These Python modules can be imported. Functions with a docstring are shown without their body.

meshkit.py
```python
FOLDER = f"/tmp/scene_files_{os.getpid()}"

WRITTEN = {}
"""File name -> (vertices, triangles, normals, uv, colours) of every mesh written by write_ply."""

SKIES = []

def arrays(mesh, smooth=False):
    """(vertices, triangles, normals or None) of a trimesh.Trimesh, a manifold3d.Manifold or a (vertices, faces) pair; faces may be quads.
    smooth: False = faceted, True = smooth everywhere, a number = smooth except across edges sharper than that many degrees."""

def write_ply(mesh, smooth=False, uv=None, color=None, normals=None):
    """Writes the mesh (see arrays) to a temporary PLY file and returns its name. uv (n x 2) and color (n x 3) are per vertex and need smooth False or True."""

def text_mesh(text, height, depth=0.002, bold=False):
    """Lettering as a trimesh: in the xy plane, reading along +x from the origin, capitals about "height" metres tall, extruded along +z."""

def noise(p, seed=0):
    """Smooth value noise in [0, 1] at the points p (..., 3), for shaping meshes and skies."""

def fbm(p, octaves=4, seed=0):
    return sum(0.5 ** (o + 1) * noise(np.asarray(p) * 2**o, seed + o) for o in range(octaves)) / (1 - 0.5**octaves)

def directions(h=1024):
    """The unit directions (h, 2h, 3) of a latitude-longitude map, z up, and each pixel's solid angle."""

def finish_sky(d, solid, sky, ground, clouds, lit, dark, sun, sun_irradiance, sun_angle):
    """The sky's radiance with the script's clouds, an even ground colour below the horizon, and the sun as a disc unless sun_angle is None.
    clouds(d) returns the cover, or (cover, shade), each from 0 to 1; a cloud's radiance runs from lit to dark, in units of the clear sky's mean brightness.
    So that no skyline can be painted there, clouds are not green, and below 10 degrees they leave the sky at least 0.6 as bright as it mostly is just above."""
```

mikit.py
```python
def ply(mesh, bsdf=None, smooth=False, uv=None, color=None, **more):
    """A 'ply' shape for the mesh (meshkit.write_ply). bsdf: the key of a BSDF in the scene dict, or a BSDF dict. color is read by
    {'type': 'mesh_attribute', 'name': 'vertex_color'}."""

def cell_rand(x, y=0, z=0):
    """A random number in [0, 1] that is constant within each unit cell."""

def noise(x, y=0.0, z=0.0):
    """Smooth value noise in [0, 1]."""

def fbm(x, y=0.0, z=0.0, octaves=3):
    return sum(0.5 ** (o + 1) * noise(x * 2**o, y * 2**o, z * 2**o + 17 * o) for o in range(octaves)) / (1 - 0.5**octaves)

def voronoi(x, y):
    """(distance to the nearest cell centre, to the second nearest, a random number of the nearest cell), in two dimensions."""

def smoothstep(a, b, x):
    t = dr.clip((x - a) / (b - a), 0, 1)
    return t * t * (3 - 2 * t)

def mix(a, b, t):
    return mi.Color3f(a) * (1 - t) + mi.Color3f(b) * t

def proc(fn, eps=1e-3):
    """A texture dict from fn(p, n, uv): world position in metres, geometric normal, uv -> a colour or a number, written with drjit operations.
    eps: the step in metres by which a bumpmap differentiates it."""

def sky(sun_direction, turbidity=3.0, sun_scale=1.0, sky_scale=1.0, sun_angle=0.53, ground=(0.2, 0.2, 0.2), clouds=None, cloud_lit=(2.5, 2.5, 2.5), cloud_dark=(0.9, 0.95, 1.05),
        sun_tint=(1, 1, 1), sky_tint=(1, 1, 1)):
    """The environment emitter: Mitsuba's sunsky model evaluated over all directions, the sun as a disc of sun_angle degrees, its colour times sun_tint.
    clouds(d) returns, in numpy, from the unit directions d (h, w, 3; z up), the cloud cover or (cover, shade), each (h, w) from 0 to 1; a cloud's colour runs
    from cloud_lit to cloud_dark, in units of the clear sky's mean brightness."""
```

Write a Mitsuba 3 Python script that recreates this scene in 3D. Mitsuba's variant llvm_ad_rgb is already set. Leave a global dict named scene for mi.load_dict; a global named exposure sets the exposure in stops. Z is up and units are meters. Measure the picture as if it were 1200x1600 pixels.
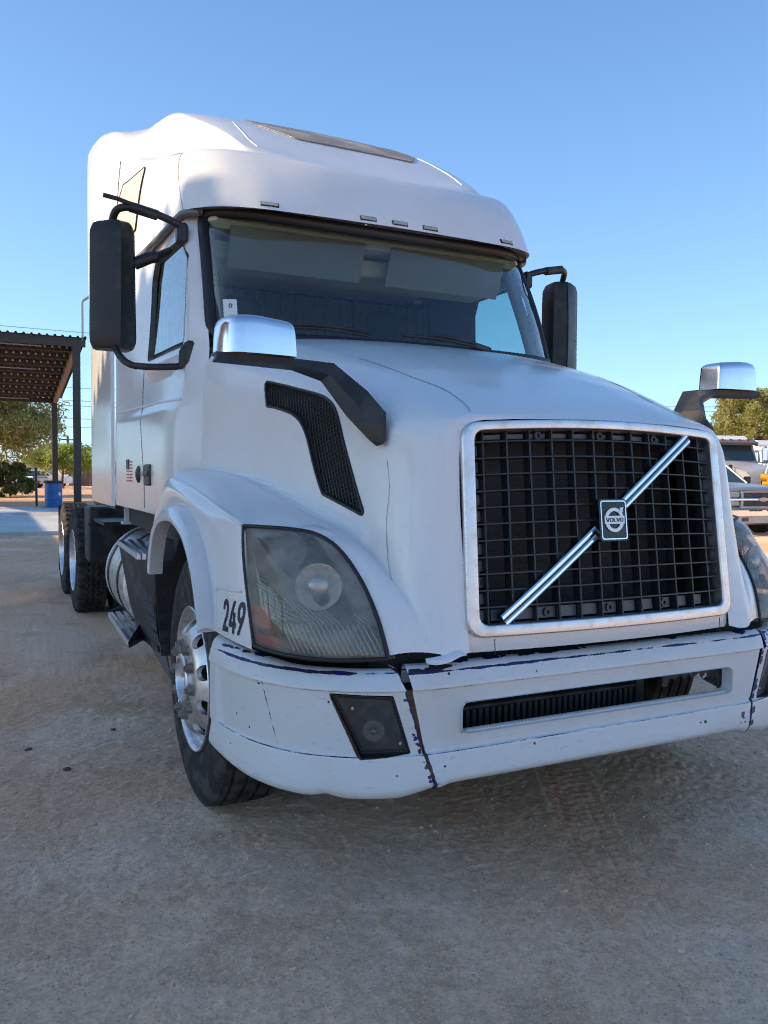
import math
import numpy as np
import trimesh
import drjit as dr
import mitsuba as mi
import mikit
import meshkit
from mikit import proc, noise, fbm, voronoi, cell_rand, smoothstep, mix
from scipy.interpolate import Akima1DInterpolator, PchipInterpolator
from shapely.geometry import Polygon, LineString, Point
from shapely import affinity, contains_xy
import manifold3d

T = mi.ScalarTransform4f
rng = np.random.default_rng(7)
scene, labels = {}, {}

# ------------------------------------------------------------------ camera, daylight, exposure
CAM = np.array([-1.930, -2.160, 1.359])
YAW, PITCH, ROLL, FOCAL = math.radians(25.92), math.radians(-2.68), math.radians(0.51), 1270.0
_f = np.array([math.sin(YAW) * math.cos(PITCH), math.cos(YAW) * math.cos(PITCH), math.sin(PITCH)])
_r = np.array([math.cos(YAW), -math.sin(YAW), 0.0])
_u = np.cross(_r, _f)
_up = -math.sin(ROLL) * _r + math.cos(ROLL) * _u
scene['camera'] = {'type': 'perspective', 'fov': 2 * math.degrees(math.atan(800 / FOCAL)), 'fov_axis': 'y',
                   'near_clip': 0.05, 'far_clip': 5000.0,
                   'to_world': T().look_at(origin=CAM.tolist(), target=(CAM + _f).tolist(), up=_up.tolist())}
SUN_AZ, SUN_EL = math.radians(18.0), math.radians(28.0)      # azimuth measured from -x (left of the truck) towards +y (behind it)
SUN = (-math.cos(SUN_EL) * math.cos(SUN_AZ), math.cos(SUN_EL) * math.sin(SUN_AZ), math.sin(SUN_EL))
scene['sky'] = mikit.sky(SUN, turbidity=2.3, sun_scale=0.42, sky_scale=0.64, sky_tint=(0.75, 0.89, 1.05), sun_tint=(1.0, 0.985, 0.95), ground=(0.42, 0.33, 0.25))
exposure = 3.52

# ------------------------------------------------------------------ materials
def rgb(*c):
    return {'type': 'rgb', 'value': list(c)}

def two(d):
    return {'type': 'twosided', 'bsdf': d}

def prin(col, rough=0.5, **k):
    d = {'type': 'principled', 'base_color': col if isinstance(col, dict) else rgb(*col), 'roughness': rough if isinstance(rough, dict) else float(rough)}
    d.update(k)
    return d

def metal(col, rough):
    return {'type': 'roughconductor', 'material': 'Al', 'distribution': 'ggx', 'alpha': rough, 'specular_reflectance': col if isinstance(col, dict) else rgb(*col)}

def paint_fn(p, n, uv):
    g = fbm(p[0] * 3, p[1] * 3, p[2] * 3, 3)
    s = smoothstep(0.66, 0.80, fbm(p[0] * 70 + 3, p[1] * 70, p[2] * 26, 3))
    c = mix((0.76, 0.765, 0.77), (0.725, 0.73, 0.725), smoothstep(0.4, 0.75, g))
    return mix(c, (0.60, 0.58, 0.54), s * 0.18)

scene['white_paint'] = two({'type': 'roughplastic', 'distribution': 'ggx', 'alpha': 0.035, 'int_ior': 1.52, 'nonlinear': False, 'diffuse_reflectance': proc(paint_fn)})

def chip_fn(p, n, uv):
    # white repaint flaking off dark blue along the crease lines and the joint edges of the bumper
    x, z = p[0], p[2]
    ax = dr.abs(x)
    def line(z0, w):
        return dr.exp(-dr.square((z - z0) / w))
    joint = 0.807 - (0.763 - z) * 0.31
    e = dr.maximum(dr.maximum(line(0.745, 0.007), line(0.766, 0.009) * 0.8), dr.maximum(line(0.4885, 0.0022) * 0.92, line(0.692, 0.0020) * 0.80))
    e = dr.maximum(e, dr.exp(-dr.square((ax - joint) / 0.011)) * 1.15)
    e = dr.maximum(e, dr.exp(-dr.square((ax - joint - .012) / 0.028)) * 0.80)
    e = dr.maximum(e, dr.exp(-dr.square((x - 0.66) / 0.03)) * dr.exp(-dr.square((z - 0.44) / 0.035)) * 0.85)
    e = dr.maximum(e, dr.exp(-dr.square((x + .70) / 0.14)) * dr.exp(-dr.square((z - 0.756) / 0.022)) * 1.05)
    e = dr.maximum(e, dr.exp(-dr.square((x - .68) / 0.06)) * dr.exp(-dr.square((z - 0.765) / 0.02)) * 0.9)
    e = dr.maximum(e, dr.exp(-dr.square((ax - 0.59) / 0.02)) * dr.exp(-dr.square((z - 0.543) / 0.010)) * 0.9)
    yl = .325 - (0.70 - z) * .26
    e = dr.maximum(e, dr.select(x < -1.05, dr.exp(-dr.square((p[1] - yl) / 0.0035)) * smoothstep(.48, .50, z) * smoothstep(.705, .69, z) * .95, 0))
    band = fbm(p[0] * 21, p[1] * 21, p[2] * 46, 4)
    long_ = fbm(p[0] * 4 + 5, p[1] * 4, 0, 3)
    m = smoothstep(0.865, 0.885, e * 0.56 + band * 0.52 + long_ * .26)
    spots = smoothstep(0.845, 0.858, fbm(p[0] * 38, p[1] * 38, p[2] * 38, 2))
    m = dr.maximum(m, spots)
    g = fbm(p[0] * 5, p[1] * 5, p[2] * 5, 4)
    base = mix((0.80, 0.81, 0.815), (0.745, 0.74, 0.725), smoothstep(0.45, 0.78, g))
    scr = smoothstep(0.68, 0.76, fbm(p[0] * 30 + 9, p[1] * 30, p[2] * 90, 3))
    base = mix(base, (0.58, 0.56, 0.53), scr * 0.35)
    return mix(base, mix((0.016, 0.02, 0.15), (0.03, 0.03, 0.06), smoothstep(0.5, 0.6, noise(p[0] * 20, p[1] * 20, p[2] * 20))), m)

scene['bumper_paint'] = two({'type': 'roughplastic', 'distribution': 'ggx', 'alpha': 0.16, 'int_ior': 1.5, 'nonlinear': False, 'diffuse_reflectance': proc(chip_fn)})

def plastic_fn(p, n, uv):
    return mix((0.016, 0.017, 0.019), (0.035, 0.034, 0.033), smoothstep(0.45, 0.75, fbm(p[0] * 14, p[1] * 14, p[2] * 14, 4)))
scene['black_plastic'] = two(prin(proc(plastic_fn), 0.42, specular=0.45))
scene['grille_plastic'] = two(prin((0.02, 0.022, 0.026), 0.33, specular=0.5))
scene['gloss_black'] = two(prin((0.008, 0.008, 0.010), 0.12, specular=0.5))
scene['dark_inside'] = two(prin((0.035, 0.035, 0.037), 0.7))
scene['gasket'] = two(prin((0.012, 0.012, 0.014), 0.5))

def rubber_fn(p, n, uv):
    d = smoothstep(0.45, 0.7, fbm(p[0] * 18, p[1] * 18, p[2] * 18, 4))
    return mix((0.022, 0.022, 0.023), (0.075, 0.066, 0.058), d * 0.75)
scene['rubber'] = two(prin(proc(rubber_fn), 0.75, specular=0.3))

def dusty_rubber_fn(p, n, uv):
    d = smoothstep(0.35, 0.62, fbm(p[0] * 16, p[1] * 16, p[2] * 16, 4))
    return mix((0.026, 0.026, 0.027), (0.075, 0.067, 0.06), d * 0.7)
scene['tread_rubber'] = two(prin(proc(dusty_rubber_fn), 0.85, specular=0.25))

scene['chrome'] = two(metal((0.93, 0.94, 0.96), 0.03))
scene['frame_metal'] = two(metal(proc(lambda p, n, uv: mix((0.80, 0.80, 0.81), (0.70, 0.68, 0.64), smoothstep(0.52, 0.74, fbm(p[0] * 24, p[1] * 24, p[2] * 24, 4)))),
                                 proc(lambda p, n, uv: 0.13 + 0.05 * smoothstep(0.35, 0.7, fbm(p[0] * 15, p[1] * 15, p[2] * 30, 3)))))
scene['aluminium'] = two(metal(proc(lambda p, n, uv: mix((0.93, 0.93, 0.94), (0.74, 0.73, 0.71), smoothstep(0.45, 0.72, fbm(p[0] * 30, p[1] * 30, p[2] * 30, 4)))),
                               proc(lambda p, n, uv: 0.12 + 0.12 * fbm(p[0] * 22, p[1] * 22, p[2] * 22, 3))))
scene['brushed'] = two(prin((0.66, 0.67, 0.68), 0.38, metallic=0.65))
scene['rusty_nut'] = two(prin(proc(lambda p, n, uv: mix((0.34, 0.32, 0.30), (0.30, 0.23, 0.17), smoothstep(0.4, 0.7, fbm(p[0] * 90, p[1] * 90, p[2] * 90, 3)))), 0.45, metallic=0.7))

def steel_fn(p, n, uv):
    d = smoothstep(0.45, 0.68, fbm(p[0] * 9, p[1] * 9, p[2] * 9, 4))
    return mix((0.014, 0.017, 0.022), (0.05, 0.05, 0.05), d)
scene['dark_steel'] = two(prin(proc(steel_fn), 0.48, specular=0.5))
scene['grey_flap'] = two(prin((0.11, 0.11, 0.115), 0.6))

scene['windshield_glass'] = {'type': 'thindielectric', 'int_ior': 1.5, 'specular_transmittance': rgb(0.66, 0.80, 0.79), 'specular_reflectance': rgb(1, 1, 1)}
scene['side_glass'] = {'type': 'thindielectric', 'int_ior': 1.52, 'specular_transmittance': rgb(0.50, 0.74, 0.76)}
scene['clear_cover'] = {'type': 'blendbsdf', 'weight': proc(lambda p, n, uv: 0.30 + 0.12 * smoothstep(.4, .7, fbm(p[0] * 30, p[1] * 30, p[2] * 30, 3))),
                        'a': {'type': 'thindielectric', 'int_ior': 1.5, 'specular_transmittance': rgb(0.50, 0.50, 0.49)}, 'b': two(prin((0.16, 0.16, 0.155), 0.5))}
scene['lamp_silver'] = two(prin((0.72, 0.72, 0.70), 0.3, metallic=0.15))
scene['plate_grey'] = two(prin((0.075, 0.082, 0.095), 0.35, specular=0.5))
def haze_w(p, n, uv):
    return 0.14 + 0.18 * smoothstep(0.35, 0.72, fbm(p[0] * 9, p[1] * 9, p[2] * 11, 4))
scene['lens_haze'] = {'type': 'blendbsdf', 'weight': proc(haze_w),
                      'a': {'type': 'thindielectric', 'int_ior': 1.5, 'specular_transmittance': rgb(0.88, 0.87, 0.82)},
                      'b': two(prin((0.52, 0.51, 0.46), 0.5))}
scene['reflector'] = two(metal((0.80, 0.80, 0.80), 0.12))
scene['lamp_bezel'] = two(prin((0.20, 0.198, 0.175), 0.4, metallic=0.3))
scene['lamp_rib'] = two(prin((0.46, 0.455, 0.40), 0.35, metallic=0.2))
scene['amber'] = two(prin((0.42, 0.09, 0.025), 0.25))
scene['red_reflex'] = two(prin((0.34, 0.035, 0.03), 0.25))
scene['marker_lens'] = two(prin((0.36, 0.39, 0.33), 0.25))
scene['navy_vinyl'] = two(prin((0.012, 0.012, 0.035), 0.4))
scene['beige_trim'] = two(prin((0.55, 0.51, 0.40), 0.8))
scene['grey_trim'] = two(prin((0.15, 0.15, 0.15), 0.75))
scene['visor_cloth'] = two(prin((0.24, 0.23, 0.21), 0.85))
scene['seat_fabric'] = two(prin((0.03, 0.032, 0.038), 0.9))
scene['label_paper'] = two(prin((0.62, 0.68, 0.70), 0.6))
scene['red_paint'] = two(prin((0.45, 0.05, 0.05), 0.4))
scene['radiator_metal'] = two(prin((0.035, 0.035, 0.037), 0.55, metallic=0.3))
scene['fin_dark'] = two(prin((0.03, 0.03, 0.032), 0.6))
scene['roof_panel_grey'] = two(prin(proc(lambda p, n, uv: mix((0.17, 0.165, 0.155), (0.30, 0.28, 0.25), smoothstep(0.4, 0.7, fbm(p[0] * 5, p[1] * 5, p[2] * 5, 4)))), 0.6))
scene['cream_vent'] = two(prin((0.52, 0.51, 0.45), 0.45))
scene['rail_grey'] = two(prin((0.16, 0.15, 0.145), 0.45, metallic=0.3))

# ------------------------------------------------------------------ helpers
def mesh_of(v, f):
    return trimesh.Trimesh(np.asarray(v, float), np.asarray(f, int), process=False)

def join(*ms):
    return trimesh.util.concatenate([m for m in ms if m is not None and len(m.faces)])

def mirror(m):
    v = np.array(m.vertices) * [-1, 1, 1]
    return mesh_of(v, np.array(m.faces)[:, ::-1])

def both(m):
    return join(m, mirror(m))

def free_key(k):
    if k not in scene and k not in labels:
        return k
    i = 1
    while f'{k}_{i:03d}' in scene or f'{k}_{i:03d}' in labels:
        i += 1
    return f'{k}_{i:03d}'

def put(name, mesh, mat, smooth=32, parent=None, label=None, cat=None, group=None, kind=None, **k):
    """one mesh of the scene; a child when parent is given"""
    key = free_key(name if parent is None else parent + '__' + name)
    scene[key] = mikit.ply(mesh, mat, smooth=smooth, **k) if not isinstance(mesh, dict) else mesh
    note(key, label, cat, group, kind)
    return key

def note(key, label=None, cat=None, group=None, kind=None):
    d = {a: b for a, b in (('label', label), ('category', cat), ('group', group), ('kind', kind)) if b}
    if d:
        labels[key] = d

def thing(name, label, cat, group=None):
    key = free_key(name)
    note(key, label, cat, group)
    return key

def again(key_from, name, parent, to_world=None, **k):
    """another entry that shares the source's file and material"""
    key = free_key(parent + '__' + name)
    d = dict(scene[key_from])
    if to_world is not None:
        d['to_world'] = to_world
    scene[key] = d
    note(key, **k)
    return key

def interp1(t, P, tt, kind):
    if len(t) == 2:
        w = ((tt - t[0]) / (t[1] - t[0])).reshape((-1,) + (1,) * (P.ndim - 1))
        return P[0] * (1 - w) + P[1] * w
    if len(t) == 3 or kind == 'pchip':
        return PchipInterpolator(t, P, axis=0)(tt)
    return Akima1DInterpolator(t, P, axis=0, method='makima')(tt)

def chord(P):
    d = np.linalg.norm(np.diff(P, axis=0), axis=-1)
    d = d.reshape(d.shape[0], -1).mean(1)
    t = np.r_[0, np.cumsum(np.maximum(d, 1e-6))]
    return t / t[-1]

def surf(P, nu, nv, ku='a', kv='a', tu=None, tv=None):
    """points (nu, nv, 3) of a smooth surface through the grid of points P (m, n, 3)"""
    P = np.asarray(P, float)
    tu = chord(P) if tu is None else tu
    tv = chord(np.swapaxes(P, 0, 1)) if tv is None else tv
    A = interp1(tu, P, np.linspace(0, 1, nu), ku)
    B = interp1(tv, np.swapaxes(A, 0, 1), np.linspace(0, 1, nv), kv)
    return np.swapaxes(B, 0, 1)

def sheet(G, close_u=False, close_v=False, flip=False):
    G = np.asarray(G, float)
    m, n = G.shape[:2]
    idx = np.arange(m * n).reshape(m, n)
    if close_u:
        idx = np.vstack([idx, idx[:1]])
    if close_v:
        idx = np.hstack([idx, idx[:, :1]])
    a, b, c, d = idx[:-1, :-1].ravel(), idx[1:, :-1].ravel(), idx[1:, 1:].ravel(), idx[:-1, 1:].ravel()
    f = np.vstack([np.c_[a, b, c], np.c_[a, c, d]])
    return mesh_of(G.reshape(-1, 3), f[:, ::-1] if flip else f)

def curve(P, n, kind='a', closed=False):
    P = np.asarray(P, float)
    if closed:
        P = np.vstack([P[-3:], P, P[:3]]) if len(P) > 3 else P
    t = chord(P[:, None])
    if closed:
        return interp1(t, P, np.linspace(t[3], t[-3], n, endpoint=False), kind)
    return interp1(t, P, np.linspace(0, 1, n), kind)

def tube(P, r, k=8, closed=False, flat=None, cap=True):
    """sweep a circle (or an ellipse: flat = ratio) along the points"""
    P = np.asarray(P, float)
    n = len(P)
    R = np.broadcast_to(np.asarray(r, float), (n,))
    tg = np.roll(P, -1, 0) - np.roll(P, 1, 0) if closed else np.gradient(P, axis=0)
    tg /= np.linalg.norm(tg, axis=1, keepdims=True) + 1e-12
    u = np.cross(tg[0], [0, 0, 1.0] if abs(tg[0][2]) < 0.9 else [1.0, 0, 0])
    u /= np.linalg.norm(u)
    G = []
    for i in range(n):
        u = u - tg[i] * (u @ tg[i])
        u /= np.linalg.norm(u)
        w = np.cross(tg[i], u)
        a = np.arange(k) * 2 * np.pi / k
        G.append(P[i] + R[i] * (np.cos(a)[:, None] * u + (flat or 1) * np.sin(a)[:, None] * w))
    m = sheet(np.array(G), close_u=closed, close_v=True)
    if not closed and cap:
        v, f = np.array(m.vertices), np.array(m.faces)
        v = np.vstack([v, P[:1], P[-1:]])
        i = np.arange(k)
        j = (i + 1) % k
        f = np.vstack([f, np.c_[np.full(k, n * k), j, i], np.c_[np.full(k, n * k + 1), (n - 1) * k + i, (n - 1) * k + j]])
        m = mesh_of(v, f)
    return m

def box(x0, x1, y0, y1, z0, z1, r=0.0):
    if r <= 0:
        m = trimesh.creation.box(extents=[x1 - x0, y1 - y0, z1 - z0])
        m.apply_translation([(x0 + x1) / 2, (y0 + y1) / 2, (z0 + z1) / 2])
        return m
    r = min(r, (x1 - x0) / 2.01, (y1 - y0) / 2.01, (z1 - z0) / 2.01)
    pts = []
    for x, sx in ((x0, 1), (x1, -1)):
        for y, sy in ((y0, 1), (y1, -1)):
            for z, sz in ((z0, 1), (z1, -1)):
                pts += [(x + sx * r, y + sy * r, z), (x + sx * r, y, z + sz * r), (x, y + sy * r, z + sz * r)]
    return trimesh.convex.convex_hull(np.array(pts))

def hull(pts):
    return trimesh.convex.convex_hull(np.asarray(pts, float))

def rounded(pts, r, k=6):
    """rounded polygon in 2d"""
    return np.array(Polygon(pts).buffer(-r).buffer(r, quad_segs=k).exterior.coords)[:-1]

def resample(poly, n):
    ls = LineString(np.vstack([poly, poly[:1]]))
    return np.array([ls.interpolate(i / n, normalized=True).coords[0] for i in range(n)])

def extrude(poly, depth):
    return trimesh.creation.extrude_polygon(Polygon(poly) if not hasattr(poly, 'exterior') else poly, depth, engine='earcut')

def place(m, M):
    m = m.copy()
    m.apply_transform(np.asarray(M, float))
    return m

def frame_at(o, x, y, z=None):
    x, y = np.asarray(x, float), np.asarray(y, float)
    x = x / np.linalg.norm(x)
    y = y - x * (x @ y)
    y = y / np.linalg.norm(y)
    z = np.cross(x, y)
    M = np.eye(4)
    M[:3, 0], M[:3, 1], M[:3, 2], M[:3, 3] = x, y, z, o
    return M

def lathe(profile, n=64, axis='x', wob=None):
    """profile rows (r, a): radius and position along the axis"""
    p = np.asarray(profile, float)
    th = np.arange(n) * 2 * np.pi / n
    r, a = p[:, 0][None], p[:, 1][None]
    if wob is not None:
        r = r + wob(th[:, None], p)
    c, s = np.cos(th)[:, None] * r, np.sin(th)[:, None] * r
    a = np.broadcast_to(a, c.shape)
    G = {'x': np.stack([a, c, s], -1), 'y': np.stack([s, a, c], -1), 'z': np.stack([c, s, a], -1)}[axis]
    return sheet(G, close_u=True)

def cut(m, poly, ax, keep_out=True, snap=0.012):
    """removes the faces inside the outline (seen along the third axis) and pulls the rim onto the outline"""
    pg = Polygon(poly)
    v, f = np.array(m.vertices), np.array(m.faces)
    c = v[f].mean(1)[:, ax]
    inside = contains_xy(pg, c[:, 0], c[:, 1])
    f = f[~inside] if keep_out else f[inside]
    e = np.sort(np.vstack([f[:, [0, 1]], f[:, [1, 2]], f[:, [2, 0]]]), 1)
    e, n = np.unique(e, axis=0, return_counts=True)
    rim = np.unique(e[n == 1])
    for i in rim:
        q = Point(v[i, ax[0]], v[i, ax[1]])
        if pg.exterior.distance(q) < snap:
            w = pg.exterior.interpolate(pg.exterior.project(q))
            v[i, ax[0]], v[i, ax[1]] = w.x, w.y
    m = mesh_of(v, f)
    m.remove_unreferenced_vertices()
    return m

def polyface(P):
    """flat n-gon from 3d points in order"""
    P = np.asarray(P, float)
    n = len(P)
    v = np.vstack([P, P.mean(0)])
    return mesh_of(v, [[n, i, (i + 1) % n] for i in range(n)])

def solid_panel(P, d):
    """plate with the outline P (n, 3), its thickness vector d; convex outlines"""
    P = np.asarray(P, float)
    return hull(np.vstack([P, P + np.asarray(d, float)]))
# ------------------------------------------------------------------ the truck: hood, fenders, bumper
TRUCK = thing('semi_truck', 'white sleeper semi truck with chrome framed grille and number 249 on its fender', 'truck')

# stations of the hood from the windshield to the grille frame; columns from the centre line over the shoulder to the fender valley
HOOD = [
    [(0, 1.50, 2.012), (-.40, 1.52, 2.007), (-.74, 1.55, 1.99), (-.93, 1.59, 1.95), (-1.015, 1.61, 1.86), (-1.04, 1.62, 1.66), (-1.045, 1.605, 1.48), (-1.045, 1.59, 1.372)],
    [(0, 1.20, 1.955), (-.38, 1.20, 1.95), (-.68, 1.20, 1.92), (-.84, 1.20, 1.86), (-.925, 1.20, 1.77), (-.950, 1.20, 1.60), (-.96, 1.20, 1.45), (-.968, 1.22, 1.35)],
    [(0, .80, 1.845), (-.35, .80, 1.84), (-.62, .80, 1.81), (-.765, .82, 1.755), (-.84, .82, 1.675), (-.87, .82, 1.50), (-.885, .83, 1.37), (-.888, .84, 1.272)],
    [(0, .62, 1.785), (-.335, .62, 1.78), (-.59, .62, 1.752), (-.727, .63, 1.70), (-.80, .63, 1.62), (-.83, .63, 1.45), (-.842, .64, 1.32), (-.845, .63, 1.215)],
    [(0, .45, 1.72), (-.32, .45, 1.715), (-.56, .45, 1.69), (-.69, .46, 1.64), (-.765, .46, 1.565), (-.79, .46, 1.40), (-.80, .45, 1.27), (-.805, .435, 1.16)],
    [(0, .24, 1.64), (-.31, .24, 1.635), (-.53, .25, 1.612), (-.65, .26, 1.575), (-.73, .27, 1.50), (-.752, .27, 1.33), (-.77, .28, 1.20), (-.779, .29, 1.09)],
    [(0, .125, 1.59), (-.30, .13, 1.585), (-.505, .14, 1.572), (-.605, .16, 1.548), (-.682, .165, 1.46), (-.712, .15, 1.28), (-.725, .12, 1.10), (-.735, .09, .955)],
    [(0, .085, 1.565), (-.295, .09, 1.562), (-.49, .10, 1.555), (-.57, .11, 1.538), (-.625, .10, 1.44), (-.645, .08, 1.25), (-.66, .05, 1.03), (-.678, .0, .80)],
    [(0, .062, 1.552), (-.29, .072, 1.547), (-.47, .088, 1.538), (-.548, .095, 1.515), (-.572, .085, 1.40), (-.578, .06, 1.20), (-.575, .035, 1.0), (-.572, .005, .80)]]
HOOD = np.array(HOOD)
HT = chord(HOOD)
HN, HM = 190, 230
hood_grid = surf(HOOD, HN, HM, tu=HT)
# a narrow step runs along the side panel just above the fender valley
lz = np.interp(hood_grid[..., 1], [.325, .497, .703, .983, 1.252], [1.17, 1.216, 1.274, 1.323, 1.36])
lf_ = np.clip((hood_grid[..., 1] - .315) / .03, 0, 1) * np.clip((1.30 - hood_grid[..., 1]) / .25, 0, 1) * (np.arange(HM)[None] > HM * .55)
hood_grid[..., 0] -= .011 * lf_ * np.clip((lz + .004 - hood_grid[..., 2]) / .009, 0, 1)
kG = int(round(HT[7] * (HN - 1)))              # the row where the valley ends at the bumper
valley = hood_grid[:kG + 1, -1]
hood_left = sheet(hood_grid, flip=True)

# headlight outline on the body
HL_BI, HL_BO, HL_TO = (-.822, .077, .787), (-1.165, .36, .803), (-1.152, .53, 1.178)
hl_in = curve([HL_TO, (-1.06, .405, 1.176), (-.985, .366, 1.166), (-.945, .350, 1.152), (-.91, .300, 1.122), (-.874, .246, 1.061), (-.856, .184, .997), (-.840, .122, .909), (-.830, .095, .845), HL_BI], 400)
hl_bot = curve([HL_BO, (-1.12, .235, .797), (-1.02, .135, .79), (-.92, .095, .787), HL_BI], 120)
hl_out = curve([HL_BO, (-1.163, .43, .93), (-1.160, .495, 1.07), HL_TO], 120)

# fender top: valley -> ridge / headlight edge
ridge_rear = curve([(-1.19, 1.56, 1.338), (-1.19, 1.16, 1.294), (-1.18, .774, 1.231), HL_TO], 200)
i3 = int(round(HT[3] / HT[7] * kG))
tt = np.arange(kG + 1)
s_hl = np.linspace(0, 1, 400)
key_rows = [HT[3], HT[4], HT[5], HT[6], HT[7]]
key_s = [0.0]
for q in ((-1.03, .39, 1.174), (-.905, .295, 1.115), (-.850, .155, .96)):
    key_s.append(s_hl[np.argmin(np.linalg.norm(hl_in - q, axis=1))])
key_s.append(1.0)
edge = np.zeros((kG + 1, 3))
edge[:i3 + 1] = ridge_rear[np.clip((np.linspace(0, 199, i3 + 1)).astype(int), 0, 199)]
uu = tt[i3:] / (HN - 1)
ss = PchipInterpolator(key_rows, key_s)(np.clip(uu, key_rows[0], key_rows[-1]))
edge[i3:] = np.stack([np.interp(ss, s_hl, hl_in[:, k]) for k in range(3)], 1)
w = np.linspace(0, 1, 48)[None, :, None]
rise = (np.sin(np.pi * w) ** 1.0) * (0.022 * np.interp(tt, [0, i3, kG], [1, 1, .45]))[:, None, None] - 0.012 * np.exp(-((w - .06) / .07) ** 2) * np.interp(tt, [0, kG * .8, kG], [1, 1, 0])[:, None, None]
rise = rise * np.minimum(1, w * 12)
fender_top = valley[:, None] * (1 - w) + edge[:, None] * w
nrm = np.array([-.25, -.30, .92])
fender_top = fender_top + rise * nrm
ft_mesh = sheet(fender_top, flip=True)

# fender side: outer boundary -> flare
B = np.array([(-1.170, .372, .787), (-1.165, .44, .95), HL_TO, (-1.18, .774, 1.231), (-1.19, 1.16, 1.294), (-1.19, 1.56, 1.338), (-1.20, 1.74, 1.262), (-1.21, 1.90, 1.10), (-1.21, 1.92, .905)])
E = np.array([(-1.215, .672, .797), (-1.212, .745, .937), (-1.21, .826, 1.046), (-1.21, 1.0, 1.168), (-1.21, 1.22, 1.218), (-1.21, 1.44, 1.205), (-1.21, 1.62, 1.13), (-1.21, 1.74, 1.02), (-1.21, 1.80, .905)])
L = np.array([(-1.278, .668, .80), (-1.28, .717, .923), (-1.28, .798, 1.029), (-1.28, .962, 1.134), (-1.28, 1.184, 1.178), (-1.28, 1.40, 1.163), (-1.275, 1.58, 1.10), (-1.27, 1.69, 1.0), (-1.265, 1.76, .89)])
I1 = L + [0.006, 0, 0] + np.c_[np.zeros(9), (np.array([1.21] * 9) - L[:, 1]) * .05, (.5 - L[:, 2]) * .03]
I2 = I1 + [0.03, 0, 0]
I3 = I2 + [0.03, 0, .0]
bulge = np.array([(-.02, -.005, 0)] * 9) * np.array([.3, .6, .8, 1, 1, .8, .4, .2, .1])[:, None]
side_grid = surf(np.stack([B, B * .5 + E * .5 + bulge, E], 1), 150, 50, kv='a')
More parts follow.
